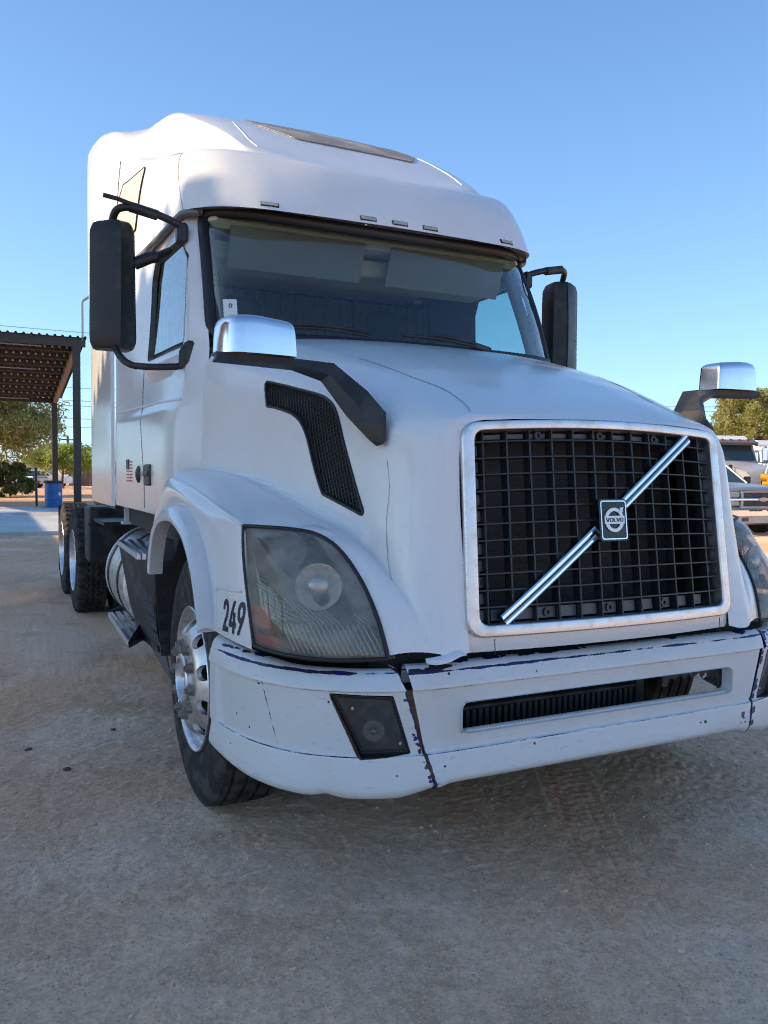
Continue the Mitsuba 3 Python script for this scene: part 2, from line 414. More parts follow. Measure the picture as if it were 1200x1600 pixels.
flare_grid = surf(np.stack([E, E * .62 + L * .38 + [-.012, 0, .012], L], 1), 150, 20)
lip_grid = surf(np.stack([L, I1, I2, I3], 1), 150, 16, kv='pchip')
fender_side = sheet(side_grid)
flare_mesh = join(sheet(flare_grid), sheet(lip_grid))

# vent opening in the hood side
def c2(P, n):
    return curve(np.c_[np.array(P), np.zeros(len(P))], n)[:, :2]
VENT = np.vstack([c2([(1.084, 1.735), (.97, 1.713), (.862, 1.689), (.70, 1.652), (.61, 1.612), (.555, 1.552), (.50, 1.46), (.43, 1.34), (.344, 1.213)], 50),
                  c2([(.603, 1.284), (.64, 1.34), (.678, 1.406), (.72, 1.48), (.77, 1.54), (.82, 1.575), (.88, 1.598), (1.037, 1.629)], 40)])
VENT = rounded(VENT, .010)
hood_cut = cut(hood_left, VENT, (1, 2))
lower_lip = sheet(np.array([[(x, .012 + .005 - .035 * (1 - (x / .55) ** 2) + (.0 if z > .8 else .006), z) for z in np.linspace(.793, .858, 5)] for x in np.linspace(-.575, .575, 60)]))
cowl_b = hood_grid[0, :100]
cowl = sheet(np.stack([cowl_b + [0, -.012, -.004], cowl_b + [0, .03, -.03], cowl_b * [.99, 1, 1] + [0, .10, -.035], cowl_b * [.97, 1, 1] + [0, .25, -.02]], 1), flip=True)
put('cowl', both(cowl), 'white_paint', smooth=50, parent=TRUCK)
put('hood', join(both(hood_cut), lower_lip), 'white_paint', smooth=40, parent=TRUCK)
for M in (lambda m: m, mirror):
    fk = put('front_fender', M(join(ft_mesh, fender_side, tube(ridge_rear[::4], .007, 8))), 'white_paint', smooth=40, parent=TRUCK)
    put('wheel_arch_flare', M(flare_mesh), 'white_paint', smooth=40, parent=fk)

def on_hood(y, z):
    """x of the left hood side at (y, z)"""
    V = hood_grid.reshape(-1, 3)
    k = (V[:, 2] < 1.9)
    d = (V[k][:, 1] - y) ** 2 + (V[k][:, 2] - z) ** 2
    i = np.argsort(d)[:4]
    wgt = 1 / (d[i] + 1e-7)
    return float((V[k][i, 0] * wgt).sum() / wgt.sum())

# side vents: black frame round the opening, recessed backing and a lattice of bars
from scipy.spatial import cKDTree
_Hs = hood_grid[:, HM // 3:].reshape(-1, 3)
_kd = cKDTree(_Hs[:, 1:])
def side_x(yz):
    d, i = _kd.query(np.atleast_2d(yz), k=4)
    wgt = 1 / (d + 1e-6)
    return (np.take(_Hs[:, 0], i) * wgt).sum(1) / wgt.sum(1)
ring = resample(VENT, 220)
ring3 = np.c_[side_x(ring), ring]
inner = np.array(Polygon(VENT).buffer(-.012).exterior.coords)[:-1]
pts = []
for y in np.arange(.33, 1.10, .012):
    for z in np.arange(1.20, 1.75, .012):
        pts.append((y, z))
bg = trimesh.creation.extrude_polygon(Polygon(VENT), .001, engine='earcut')
tri_v, tri_f = trimesh.creation.triangulate_polygon(Polygon(resample(VENT, 90)), engine='earcut')
back = mesh_of(np.c_[side_x(tri_v) + .032, tri_v], tri_f)
wall = sheet(np.stack([ring3 + [-.002, 0, 0], ring3 + [.034, 0, 0]], 1), close_u=True)
bars = []
vp = Polygon(VENT).buffer(-.006)
for k, a in ((0, math.radians(-20)), (1, math.radians(66))):
    dv, nv = np.array([math.cos(a), math.sin(a)]), np.array([-math.sin(a), math.cos(a)])
    for o in np.arange(-2, 3, .0165):
        c = vp.intersection(LineString([nv * o - dv * 5, nv * o + dv * 5]))
        for g in getattr(c, 'geoms', [c]):
            if g.length > .02:
                n = max(3, int(g.length / .04))
                q = np.array([g.interpolate(t, normalized=True).coords[0] for t in np.linspace(0, 1, n)])
                bars.append(tube(np.c_[side_x(q) + (.012 if k else .014), q], .0032, 4, cap=False))
lattice = join(*bars)
for M in (lambda m: m, mirror):
    vk = put('hood_vent', M(join(back, wall)), 'dark_inside', smooth=False, parent=TRUCK)
    put('vent_frame', M(tube(ring3 + [-.001, 0, 0], .006, 6, closed=True)), 'black_plastic', smooth=True, parent=vk)
    put('vent_mesh', M(lattice), 'black_plastic', smooth=True, parent=vk, kind='stuff')

def seam(name, P, r, mat='gasket', n=40, off=(-.0006, -.0006, .0002), parent=TRUCK, sides=2):
    for M in ((lambda m: m, mirror) if sides == 2 else (lambda m: m,)):
        put(name, M(tube(curve(P, n) + np.array(off), r, 5, cap=False)), mat, smooth=True, parent=parent)
seam('hood_seam', [(-.524, .099, 1.545), (-.502, .143, 1.576), (-.482, .253, 1.622), (-.485, .356, 1.664), (-.522, .479, 1.708), (-.567, .655, 1.769), (-.604, .813, 1.817)], .0010, mat='rail_grey')
seam('paint_crack', [(-.742, .263, 1.403), (-.746, .238, 1.297), (-.754, .236, 1.234), (-.766, .200, 1.068), (-.772, .130, .977), (-.775, .080, .883), (-.765, .050, .80)], .0008, 'rail_grey', sides=1)
for x_ in (-.495, .495):
    put('hood_seam', tube([(x_, -.018, .84), (x_, -.022, .792)], .0016, 5), 'gasket', parent=TRUCK)
fl = surf([[(-.725, .012, .790), (-.70, .0, .794), (-.665, -.008, .800), (-.63, -.010, .808), (-.605, -.008, .806)], [(-.73, .0, .784), (-.70, -.020, .786), (-.66, -.024, .793), (-.625, -.022, .804), (-.60, -.014, .801)], [(-.728, .0, .778), (-.70, -.018, .776), (-.662, -.028, .784), (-.625, -.028, .797), (-.597, -.020, .797)]], 12, 30)
put('torn_flap', join(sheet(fl), sheet(fl + [0, .006, .002])), 'white_paint', smooth=40, parent=TRUCK, label='torn flap of white fibreglass at the lower hood corner')

# ------------------------------------------------------------------ headlights
def coons(b, t, l, r, nu, nv):
    """b, t along u; l, r along v; dense curves"""
    u, v = np.linspace(0, 1, nu), np.linspace(0, 1, nv)
    def at(c, x):
        s = chord(c[:, None])
        return np.stack([np.interp(x, s, c[:, k]) for k in range(3)], -1)
    Bc, Tc, Lc, Rc = at(b, u), at(t, u), at(l, v), at(r, v)
    U, V = u[:, None, None], v[None, :, None]
    return ((1 - V) * Bc[:, None] + V * Tc[:, None] + (1 - U) * Lc[None] + U * Rc[None]
            - ((1 - U) * (1 - V) * Bc[0] + U * (1 - V) * Bc[-1] + (1 - U) * V * Tc[0] + U * V * Tc[-1])), U, V
iTI = int(np.argmin(np.linalg.norm(hl_in - np.array([-.945, .350, 1.152]), axis=1)))
hl_top, hl_inner = hl_in[:iTI + 1], hl_in[iTI:][::-1]
hl_n = np.array([-.62, -.76, .2])
def lens_grid(nu, nv, off):
    G, U, V = coons(hl_bot, hl_top, hl_out, hl_inner, nu, nv)
    return G + (np.sin(np.pi * U) * np.sin(np.pi * V)) ** .6 * .045 * hl_n + off * hl_n
lens = sheet(lens_grid(60, 60, 0.0), flip=True)
hg = lens_grid(80, 80, -.095)
house = sheet(hg, flip=True)
rim_in = np.vstack([hl_bot[::3], hl_inner[::5], hl_top[::-1][::5], hl_out[::-1][::3]])
box_wall = sheet(np.stack([rim_in, rim_in * .985 + np.array([-.96, .35, .98]) * .015 - .10 * hl_n], 1), close_u=True)
def L3(u, v, off):
    G = lens_grid(41, 41, off)
    return G[int(round(u * 40)), int(round(v * 40))]
ribs = []
gg = lens_grid(121, 121, -.020)
from scipy.interpolate import RegularGridInterpolator
_gi = RegularGridInterpolator((np.linspace(0, 1, 121), np.linspace(0, 1, 121)), gg)
def rib(path, r):
    q = []
    for a, b in path:
        if 0.02 < a < .98 and .02 < b < .98:
            q.append(_gi((a, b)))
    if len(q) > 2:
        ribs.append(tube(np.array(q), r, 5, cap=False))
ssq = np.linspace(0, 1, 26)
def diag(v):                                          # the fold between the two rib fields
    return (.86 - v) * .84
for k in range(36):                                   # outer field, drooping lines
    v0 = .24 + k * .033
    rib([(a, v0 - a * .42) for a in np.linspace(.015, .75, 60) if a < diag(v0 - a * .42) - .012 and v0 - a * .42 > .245], .0023)
for k in range(36):                                   # inner field, steep lines
    o = k * .033
    seg = []
    for a, b in [(diag(b) + o + .012, b) for b in np.linspace(.23, .98, 60)]:
        if o < .22 or a > .84 or (b > .90 and o < .75):
            seg.append((a, b))
        elif seg:
            rib(seg, .0023); seg = []
    rib(seg, .0023)
for k in range(18):
    o = .38 + k * .034
    rib([(o - (b - .05) * .25, b) for b in np.linspace(.03, .225, 14)], .0023)
def bowl(c, ax, R, depth):
    ax = np.asarray(ax, float) / np.linalg.norm(ax)
    M = frame_at(c, np.cross([0, 0, 1], ax), np.array([0, 0, 1.0]))
    r = np.linspace(.012, R, 14)
    m = lathe(np.c_[r, -depth * (1 - (r / R) ** 2)], 40, 'z')
    return place(m, M), M
ax_l = np.array([-.30, -.95, .05])
main_c, high_c = L3(.64, .50, -.048), L3(.48, .78, -.050)
for M in (lambda m: m, mirror):
    hk = put('headlight', M(join(house, box_wall)), 'lamp_bezel', smooth=40, parent=TRUCK, label='clouded headlight with ribbed yellowed lens' if M is not mirror else None)
    put('rib', M(join(*ribs)), 'lamp_rib', smooth=True, parent=hk, kind='stuff')
    b1, M1 = bowl(main_c, ax_l, .075, .045)
    b2, M2 = bowl(high_c, ax_l, .062, .035)
    put('reflector', M(b1), 'lamp_silver', smooth=40, parent=hk)
    put('reflector', M(b2), 'lamp_bezel', smooth=40, parent=hk)
    lb = trimesh.creation.icosphere(3, .036)
    lb.apply_scale([1, 1, .55])
    put('bulb', M(place(lb, M1)), 'reflector', smooth=True, parent=hk)
    am = lens_grid(61, 61, -.012)[1:15, 10:21]
    rd = lens_grid(61, 61, -.012)[1:18, 2:8]
    put('side_reflector', M(sheet(am, flip=True)), 'amber', smooth=True, parent=hk, label='faded orange side reflector')
    put('side_reflector', M(sheet(rd, flip=True)), 'red_reflex', smooth=True, parent=hk, label='red side reflector')
    put('lens', M(lens), 'lens_haze', smooth=True, parent=hk)
    put('seal', M(tube(rim_in + .004 * hl_n, np.where(np.arange(len(rim_in)) > len(hl_bot[::3]), .0068, .0068), 8, closed=True)), 'gasket', smooth=True, parent=hk)

# ------------------------------------------------------------------ bumper
plan = np.array([(0, 0), (-.35, .0), (-.62, .002), (-.72, .008), (-.82, .028), (-.91, .062), (-1.0, .118), (-1.08, .19), (-1.145, .29), (-1.19, .40), (-1.218, .53), (-1.235, .67)])
pl = curve(np.c_[plan, np.zeros(len(plan))], 600)[:, :2]
pt = np.gradient(pl, axis=0)
pn = np.c_[pt[:, 1], -pt[:, 0]]
pn /= np.linalg.norm(pn, axis=1, keepdims=True)
pn = np.where((pn @ np.array([-.5, -1.0]) > 0)[:, None], pn, -pn)
pa = np.r_[0, np.cumsum(np.linalg.norm(np.diff(pl, axis=0), axis=1))]
def plan_at(a, d):
    x, y = np.interp(a, pa, pl[:, 0]), np.interp(a, pa, pl[:, 1])
    nx, ny = np.interp(a, pa, pn[:, 0]), np.interp(a, pa, pn[:, 1])
    return x + nx * d, y + ny * d
def arc_of_x(x):
    return np.interp(-x, -pl[:, 0], pa)
def prof(z_edge):
    return np.array([(.700, -.085), (.735, -.078), (.758, -.070), (.766, -.058), (.764, -.042), (.756, -.026), (.744, -.014), (.720, -.002), (.704, .004), (.697, .005), (.6935, -.004), (.690, -.007), (.60, -.012), (.505, -.017), (.494, -.017), (.489, -.008), (.46, -.003), (.43, .002), (.405, .004), (.390, -.002), (.379, -.018), (.375, -.045), (.375, -.075)])
BP = prof(0)
def dense(Pf, per=4):
    t = np.arange(len(Pf))
    q = np.linspace(0, len(Pf) - 1, (len(Pf) - 1) * per + 1)
    return np.c_[PchipInterpolator(t, Pf[:, 0])(q), PchipInterpolator(t, Pf[:, 1])(q)]
BP = dense(BP, 5)
def joint_x(z):
    return -.80 + (.763 - z) * .283
cg = []
for z, d in BP:
    a1 = arc_of_x(joint_x(z if d > -.05 else .765) + .003 + .012 * max(0, (z - .50) / .26))
    notch = max(0.0, .44 - z)
    row = []
    for q in np.linspace(-1, 1, 260):
        x, y = plan_at(abs(q) * a1, d)
        dip = -.012 * math.exp(-((abs(q) - 1) / .06) ** 2) * min(1, notch / .05) + .006 * min(1, notch / .05)
        row.append((x * (1 if q > 0 else -1) * 1.0, y, z + dip))
    cg.append(row)
cg = np.array(cg)
centre = sheet(cg, flip=True)
OPEN = rounded([(-.597, .541), (.597, .541), (.597, .641), (-.597, .641)], .022)
centre = cut(centre, OPEN, (0, 2), snap=.012)
ro = resample(OPEN, 200)
flange = sheet(np.stack([np.c_[ro[:, 0], np.full(200, -.006) + .008, ro[:, 1]], np.c_[ro[:, 0] * .995, np.full(200, .05), (ro[:, 1] - .59) * .96 + .59]], 1), close_u=True)
bk = put('bumper', join(centre, flange), 'bumper_paint', smooth=17, parent=TRUCK, label='scuffed bumper centre with blue paint showing through chips')
eg = []
for z, d in BP:
    a0 = arc_of_x(joint_x(z if d > -.05 else .765) - .003 - .006 * max(0, (z - .50) / .26))
    low = max(0.0, min(1.0, (.50 - z) / .12))
    row = []
    for k, q in enumerate(np.linspace(0, 1, 170)):
        a = a0 + (pa[-1] - a0) * q
        dd = d
        if .489 < z < .6945 and q > .915:                     # the flat recess fades out towards the wheel
            dd = d * (1 - min(1, (q - .915) / .02))
        dent = -.012 * math.exp(-((q - .36) / .045) ** 2) * low
        x, y = plan_at(a, dd + dent)
        zz = z - low * .022 * min(1, q / .12) + low * .030 * max(0, (q - .55) / .45) ** 1.5 + low * .006 * math.exp(-((q - .37) / .03) ** 2)
        zz = zz + max(0, min(1, (z - .70) / .04)) * (-.012 + .034 * max(0, (q - .45) / .55))
        row.append((x, y, zz))
    eg.append(row)
eg = np.array(eg)
corner = sheet(eg, flip=False)
endcap = sheet(np.stack([eg[:, -1], eg[:, -1] + [.02, .008, 0], eg[:, -1] + [.045, -.01, 0]], 1), flip=True)
jcap = sheet(np.stack([eg[:, 0], eg[:, 0] + [.002, .05, 0]], 1))
FOG = np.array([(-1.004, .687), (-.824, .680), (-.764, .494), (-.920, .482)])
fogr = rounded(FOG, .006)
corner = cut(corner, fogr, (0, 2), snap=.01)
def on_plan(x, z, d=0.0):
    a = arc_of_x(x)
    X_, Y_ = plan_at(a, d)
    return np.array([X_, Y_, z])
fr = resample(fogr, 120)
fog3 = np.array([on_plan(x, z, -.007 - .010 * (.69 - z) / .19) for x, z in fr])
fc = fog3.mean(0)
fog_n = np.cross(fog3[30] - fog3[0], fog3[60] - fog3[0])
fog_n = fog_n / np.linalg.norm(fog_n)
fog_n = fog_n if fog_n[1] < 0 else -fog_n
flat = lambda P, o: P - np.outer((P - fc) @ fog_n, fog_n) + o * fog_n
fog_wall = sheet(np.stack([fog3, flat(fog3, -.012), flat((fog3 - fc) * .93 + fc, -.012), flat((fog3 - fc) * .915 + fc, -.016), flat((fog3 - fc) * .9 + fc, -.075)], 1), close_u=True)
fog_back = polyface(flat((fog3 - fc) * .9 + fc, -.075))
fog_cover = polyface(flat((fog3 - fc) * .925 + fc, -.010))
fog_rim = join(tube(flat((fog3 - fc) * .925 + fc, -.009), .0035, 6, closed=True), tube(flat((fog3 - fc) * .85 + fc, -.009), .0016, 5, closed=True))
Mf = frame_at(fc + np.array([0, 0, -.032]) - .03 * fog_n, np.cross([0, 0, 1], fog_n), np.array([0, 0, 1.0]))
rr = np.linspace(.004, .034, 10)
fog_bowl = place(lathe(np.c_[rr, -.028 * (1 - (rr / .034) ** 2)], 40, 'z'), Mf)
fog_bulb = place(trimesh.creation.icosphere(2, .014), Mf)
screws = [place(trimesh.creation.cylinder(.0045, .004, sections=12), frame_at(flat(q[None], -.008)[0], [1, 0, 0], np.cross(fog_n, [1, 0, 0]))) for q in
          (fc + (fog3[0] - fc) * .62 * np.array([.8, .8, .9]), fc + (fog3[60] - fc) * .70)]
for M in (lambda m: m, mirror):
    ck = put('bumper_corner', M(join(corner, endcap, jcap)), 'bumper_paint', smooth=17, parent=TRUCK, label='chipped bumper corner with a dented lower edge' if M is not mirror else None)
    put('fog_light', M(join(fog_wall, fog_back)), 'black_plastic', smooth=30, parent=ck)
    put('fog_rim', M(fog_rim), 'gasket', smooth=True, parent=ck)
    put('fog_reflector', M(fog_bowl), 'lamp_silver', smooth=True, parent=ck)
    put('fog_bulb', M(fog_bulb), 'reflector', smooth=True, parent=ck)
    for s_ in screws:
        put('screw', M(s_), 'brushed', parent=ck)
    put('fog_cover', M(fog_cover), 'clear_cover', parent=ck)
# ------------------------------------------------------------------ grille
GN = np.array([0, -.992, .123])
def gp(x, v, d=0.0):
    """point of the grille face: x across, v from 0 (bottom) to 1 (top), d outwards"""
    x, v = np.asarray(x, float), np.asarray(v, float)
    bow = 1 - (x / .55) ** 2
    P = np.stack([x, .012 + .085 * v - .035 * bow, .841 + .686 * v + .022 * v * bow], -1)
    return P + np.asarray(d)[..., None] * GN
def gp_path(hw_t, hw_b, v0, v1, r, n=240):
    q = rounded([(-hw_b, v0 * .69), (hw_b, v0 * .69), (hw_t, v1 * .69), (-hw_t, v1 * .69)], r, 10)
    q = resample(q, n)
    i = np.argmin(np.abs(q[:, 0]) + (q[:, 1] - v1 * .69) ** 2 * 50)
    q = np.roll(q, -i, 0)
    return q / [1, .69]
po, pi_ = gp_path(.566, .582, 0.0, 1.0, .052), gp_path(.521, .536, .058, .954, .030)
def align(a, b):
    k = np.argmin([np.linalg.norm(np.roll(b, -s, 0) * [1, .69] - a * [1, .69], axis=1).sum() for s in range(0, len(b), 2)]) * 2
    return np.roll(b, -k, 0)
pi_ = align(po, pi_)
sec = [(0, -.02), (0, .008), (.02, .013), (.07, .0165), (.14, .0178), (.5, .0185), (.84, .0172), (.93, .0155), (.98, .011), (1.0, .004), (1.0, -.05)]
G = np.array([[gp(*(po[i] * (1 - t) + pi_[i] * t), d) for t, d in sec] for i in range(len(po))])
gk = put('grille', sheet(G, close_u=True, flip=True), 'frame_metal', smooth=40, parent=TRUCK, label='wide chrome grille frame, scuffed at the bottom')
GX = np.linspace(-.53, .53, 14)[1:-1] * 1.0
GX = np.array([-.478, -.39, -.303, -.216, -.130, -.043, .043, .130, .216, .303, .39, .478])
GV = .058 + (np.arange(1, 12)) * (.954 - .058) / 11.62
def gbar(P0, P1, w, depth, n=14, vert=False):
    q = np.linspace(0, 1, n)
    x, v = P0[0] + (P1[0] - P0[0]) * q, P0[1] + (P1[1] - P0[1]) * q
    h = w / 2
    if vert:
        S = [gp(x - h, v, -.012 - depth), gp(x - h, v, -.013), gp(x - h * .5, v, -.011), gp(x + h * .5, v, -.011), gp(x + h, v, -.013), gp(x + h, v, -.012 - depth)]
    else:
        hv = h / .69
        S = [gp(x, v - hv, -.012 - depth), gp(x, v - hv, -.0105), gp(x, v - hv * .5, -.009), gp(x, v + hv * .5, -.009), gp(x, v + hv, -.0105), gp(x, v + hv, -.012 - depth)]
    return sheet(np.stack(S, 1), flip=vert)
for v in GV:
    put('bar', gbar((-.535, v), (.535, v), .0062, .040), 'grille_plastic', smooth=25, parent=gk)
for x in GX:
    put('bar', gbar((x * 1.028, .05), (x, .965), .0060, .038, vert=True), 'grille_plastic', smooth=25, parent=gk)
# plates in the border cells, a bolt in every fourth of them
cols = np.r_[-.532, GX, .532]
rows = np.r_[.055, GV, .957]
plates, bolts = [], []
for i in range(13):
    for j in range(12):
        if i in (0, 12) or j in (0, 11):
            x0, x1, v0, v1 = cols[i], cols[i + 1], rows[j], rows[j + 1]
            mx, mv = .010, .010 / .69
            q = [gp(a, b, -.036) for a, b in ((x0 + mx, v0 + mv), (x1 - mx, v0 + mv), (x1 - mx, v1 - mv), (x0 + mx, v1 - mv))]
            plates.append(solid_panel(q, -.012 * GN))
            if (j in (0, 11) and i in (3, 6, 9)) or (i in (0, 12) and j in (2, 9)):
                c = gp((x0 + x1) / 2, (v0 + v1) / 2, -.032)
                bolts.append(place(trimesh.creation.annulus(.007, .015, .008, sections=20), frame_at(c, [1, 0, 0], np.cross(GN, [1, 0, 0]))))
put('backing_plate', join(*plates), 'plate_grey', smooth=False, parent=gk, kind='stuff')
for b_ in bolts:
    put('bolt', b_, 'grille_plastic', parent=gk)
shroud = sheet(np.array([[gp(*(pi_[i]), -.05), gp(*(pi_[i] * [.99, 1]), -.16)] for i in range(len(pi_))]), close_u=True)
rad_panel = box(-.52, .52, .27, .29, .84, 1.50)
put('shroud', join(shroud, rad_panel), 'dark_inside', smooth=False, parent=gk)
fins = [box(-.50, .50, .262, .268, z, z + .006) for z in np.arange(.86, 1.48, .022)]
put('radiator_fin', join(*fins), 'fin_dark', smooth=False, parent=gk, kind='stuff')
# diagonal bar: a chrome channel with a dark groove
A0, A1 = np.array([-.452, .072]), np.array([.398, .945])
dirv = (A1 - A0) * [1, .69]
dirv /= np.linalg.norm(dirv)
perp = np.array([-dirv[1], dirv[0]]) / [1, .69]
def strip(o0, o1, d0, d1, tip0=0.0, tip1=0.0, n=40):
    q = np.linspace(0, 1, n)[:, None]
    c = A0 + (A1 - A0) * q
    S = []
    for o, d in ((o0, d0 - .025), (o0, d0), (o0 * .7 + o1 * .3, d1), (o0 * .3 + o1 * .7, d1), (o1, d0), (o1, d0 - .025)):
        cc = c + perp * o
        S.append(gp(cc[:, 0], cc[:, 1], np.full(n, d)))
    G = np.stack(S, 1)
    return join(sheet(G), polyface(G[0]), polyface(G[-1]))
slash = put('diagonal_bar', join(strip(-.0195, -.0030, .012, .0155), strip(.0030, .0195, .012, .0155)), 'chrome', smooth=30, parent=TRUCK)
put('groove', strip(-.0033, .0033, .0095, .010), 'gloss_black', smooth=30, parent=slash)
# badge
bx, bv = -.018, .514
C0 = gp(bx, bv, .014)
MB = frame_at(C0, [1, 0, 0], np.cross(GN, [1, 0, 0]))
def plate(w, h, r, depth, z=0.0, hole=None):
    pg = Polygon(rounded([(-w / 2, -h / 2), (w / 2, -h / 2), (w / 2, h / 2), (-w / 2, h / 2)], r))
    if hole is not None:
        pg = pg.difference(hole)
    m = trimesh.creation.extrude_polygon(pg, depth, engine='earcut')
    m.apply_translation([0, 0, z])
    return m
bdg = put('badge', place(plate(.122, .144, .012, .022), MB), 'gloss_black', smooth=30, parent=TRUCK, label='black square emblem with silver ring')
inner_hole = Polygon(rounded([(-.0520, -.0625), (.0520, -.0625), (.0520, .0625), (-.0520, .0625)], .007))
put('badge_border', place(plate(.111, .132, .009, .003, .022, inner_hole), MB), 'chrome', smooth=30, parent=bdg)
S_ = Polygon([(.0415 * math.cos(t), .0415 * math.sin(t)) for t in np.linspace(0, 2 * math.pi, 72, endpoint=False)])
hole_ = Polygon([(.028 * math.cos(t), .030 * math.sin(t)) for t in np.linspace(0, 2 * math.pi, 72, endpoint=False)])
ringp = S_.difference(hole_)
arrow = Polygon([(.017, .024), (.024, .017), (.033, .028), (.0345, .0235), (.040, .043), (.0215, .0395), (.0265, .0355)])
bandp = Polygon([(-.043, -.0135), (.043, -.0135), (.043, .0135), (-.043, .0135)])
emblem = ringp.difference(bandp.buffer(.0005))
parts_ = []
for g in getattr(emblem, 'geoms', [emblem]):
    parts_.append(trimesh.creation.extrude_polygon(g, .005, engine='earcut'))
aro = trimesh.creation.extrude_polygon(arrow, .007, engine='earcut')
bnd = trimesh.creation.extrude_polygon(bandp, .006, engine='earcut')
emb = join(*parts_, aro, bnd)
emb.apply_translation([0, 0, .0225])
put('ring', place(emb, MB), 'brushed', smooth=30, parent=bdg, label='silver ring with an arrow and a lettered crossbar')
txt = meshkit.text_mesh('VOLVO', .0125, .0012, bold=True)
bw = txt.bounds
txt.apply_translation([-(bw[0][0] + bw[1][0]) / 2, -(bw[0][1] + bw[1][1]) / 2, 0])
txt.apply_scale([.076 / (bw[1][0] - bw[0][0]), 1.08, 1])
txt.apply_translation([0, 0, .0288])
put('lettering', place(txt, MB), 'gloss_black', smooth=False, parent=bdg)

# ------------------------------------------------------------------ hood mirrors
def prism3(sections):
    """solid between consecutive 3d outlines with the same number of points"""
    G = np.array(sections, float)
    return join(sheet(G, close_v=True), polyface(G[0]), polyface(G[-1][::-1]))
arm_path = [((-1.262, .462, 1.722), (-1.262, .468, 1.752), .10, .012), ((-.985, .470, 1.714), (-.985, .476, 1.748), .10, .014),
            ((-.885, .440, 1.680), (-.858, .450, 1.738), .09, .018), ((-.820, .345, 1.560), (-.772, .360, 1.640), .15, .034), ((-.785, .275, 1.478), (-.748, .262, 1.560), .14, .012), ((-.764, .262, 1.452), (-.748, .262, 1.470), .06, .004)]
arm_sections = []
for lo, hi, dp, fb in arm_path:
    lo, hi = np.array(lo), np.array(hi)
    b_ = np.array([0, dp, 0])
    mid_ = lo * .72 + hi * .28
    arm_sections.append([lo + np.array([-fb * .6, .035, -fb * .2]), mid_, hi, hi + b_, lo + b_ * .30 + np.array([.012, 0, .012])])
arm_fine = np.array(arm_sections)
MF = [(-.735, .315, 1.565), (-.748, .42, 1.628), (-.830, .72, 1.655), (-.845, .73, 1.615), (-.775, .40, 1.545), (-.752, .268, 1.448)]
hm_plan = c2([(-.988, .57), (-.988, .468), (-.9895, .458), (-.996, .453), (-1.06, .441), (-1.12, .434), (-1.175, .434), (-1.205, .442), (-1.228, .462), (-1.244, .495), (-1.250, .53), (-1.250, .57)], 70)
hm_c = np.array([-1.12, .52])
hm_rows = []
for z, ins in ((1.751, .0), (1.80, .002), (1.845, .005), (1.862, .009), (1.872, .016), (1.878, .028), (1.881, .05), (1.883, .08)):
    k_ = 1 - ins / np.array([.132, .085])
    q_ = (hm_plan - hm_c) * k_ + hm_c
    hm_rows.append(np.c_[q_, z - .010 * np.clip((q_[:, 0] + 1.12) / .13, 0, 1) * (z > 1.84) - .006 * np.clip((-1.16 - q_[:, 0]) / .09, 0, 1) * (z > 1.84)])
hm_rows = np.array(hm_rows)
chrome_head = join(sheet(hm_rows, close_v=True), polyface(hm_rows[-1]), polyface(hm_rows[0][::-1]))
glass_q = np.array([(x, .573, z) for x, z in rounded([(-1.235, 1.77), (-1.0, 1.768), (-1.0, 1.86), (-1.232, 1.86)], .015)])
for M in (lambda m: m, mirror):
    mk = put('hood_mirror', M(chrome_head), 'chrome', smooth=35, parent=TRUCK, label='chrome hood mirror on a bent black arm')
    put('arm', M(prism3(arm_fine)), 'black_plastic', smooth=18, parent=mk)
    put('glass', M(polyface(glass_q)), 'gloss_black', parent=mk)

# ------------------------------------------------------------------ cab: sides, pillars, windshield
ZC = [1.14, 1.40, 1.66, 1.715, 1.95, 2.20, 2.45, 2.70]
CAB = np.array([
    [(-1.030, 1.585, 1.14), (-1.030, 1.585, 1.40), (-1.028, 1.60, 1.66), (-1.025, 1.60, 1.715), (-.995, 1.65, 1.95), (-.985, 1.79, 2.20), (-.972, 1.905, 2.45), (-.958, 2.03, 2.70)],
    [(-1.085, 1.645, 1.14), (-1.085, 1.645, 1.40), (-1.078, 1.65, 1.66), (-1.072, 1.655, 1.715), (-1.04, 1.715, 1.95), (-1.02, 1.83, 2.20), (-1.005, 1.935, 2.45), (-.99, 2.06, 2.70)],
    [(-1.150, 1.74, 1.14), (-1.15, 1.74, 1.40), (-1.135, 1.745, 1.66), (-1.115, 1.75, 1.715), (-1.075, 1.79, 1.95), (-1.053, 1.88, 2.20), (-1.035, 1.97, 2.45), (-1.02, 2.10, 2.70)],
    [(-1.165, 2.00, 1.14), (-1.165, 2.00, 1.40), (-1.153, 2.00, 1.66), (-1.130, 2.00, 1.715), (-1.092, 2.04, 1.95), (-1.070, 2.09, 2.20), (-1.052, 2.15, 2.45), (-1.04, 2.22, 2.70)],
    [(-1.165, 2.60, 1.14), (-1.165, 2.60, 1.40), (-1.158, 2.60, 1.66), (-1.138, 2.60, 1.715), (-1.110, 2.62, 1.95), (-1.090, 2.63, 2.20), (-1.080, 2.65, 2.45), (-1.075, 2.68, 2.70)],
    [(-1.170, 3.00, 1.14), (-1.17, 3.00, 1.40), (-1.165, 3.00, 1.66), (-1.155, 3.00, 1.715), (-1.142, 3.00, 1.95), (-1.135, 3.00, 2.20), (-1.13, 3.00, 2.45), (-1.13, 3.00, 2.70)],
    [(-1.178, 3.45, 1.14), (-1.178, 3.45, 1.40), (-1.177, 3.45, 1.66), (-1.174, 3.45, 1.715), (-1.17, 3.45, 1.95), (-1.17, 3.45, 2.20), (-1.17, 3.45, 2.45), (-1.17, 3.45, 2.70)]])
cab_grid = surf(CAB, 170, 170, kv='pchip')
cab_side = sheet(cab_grid)
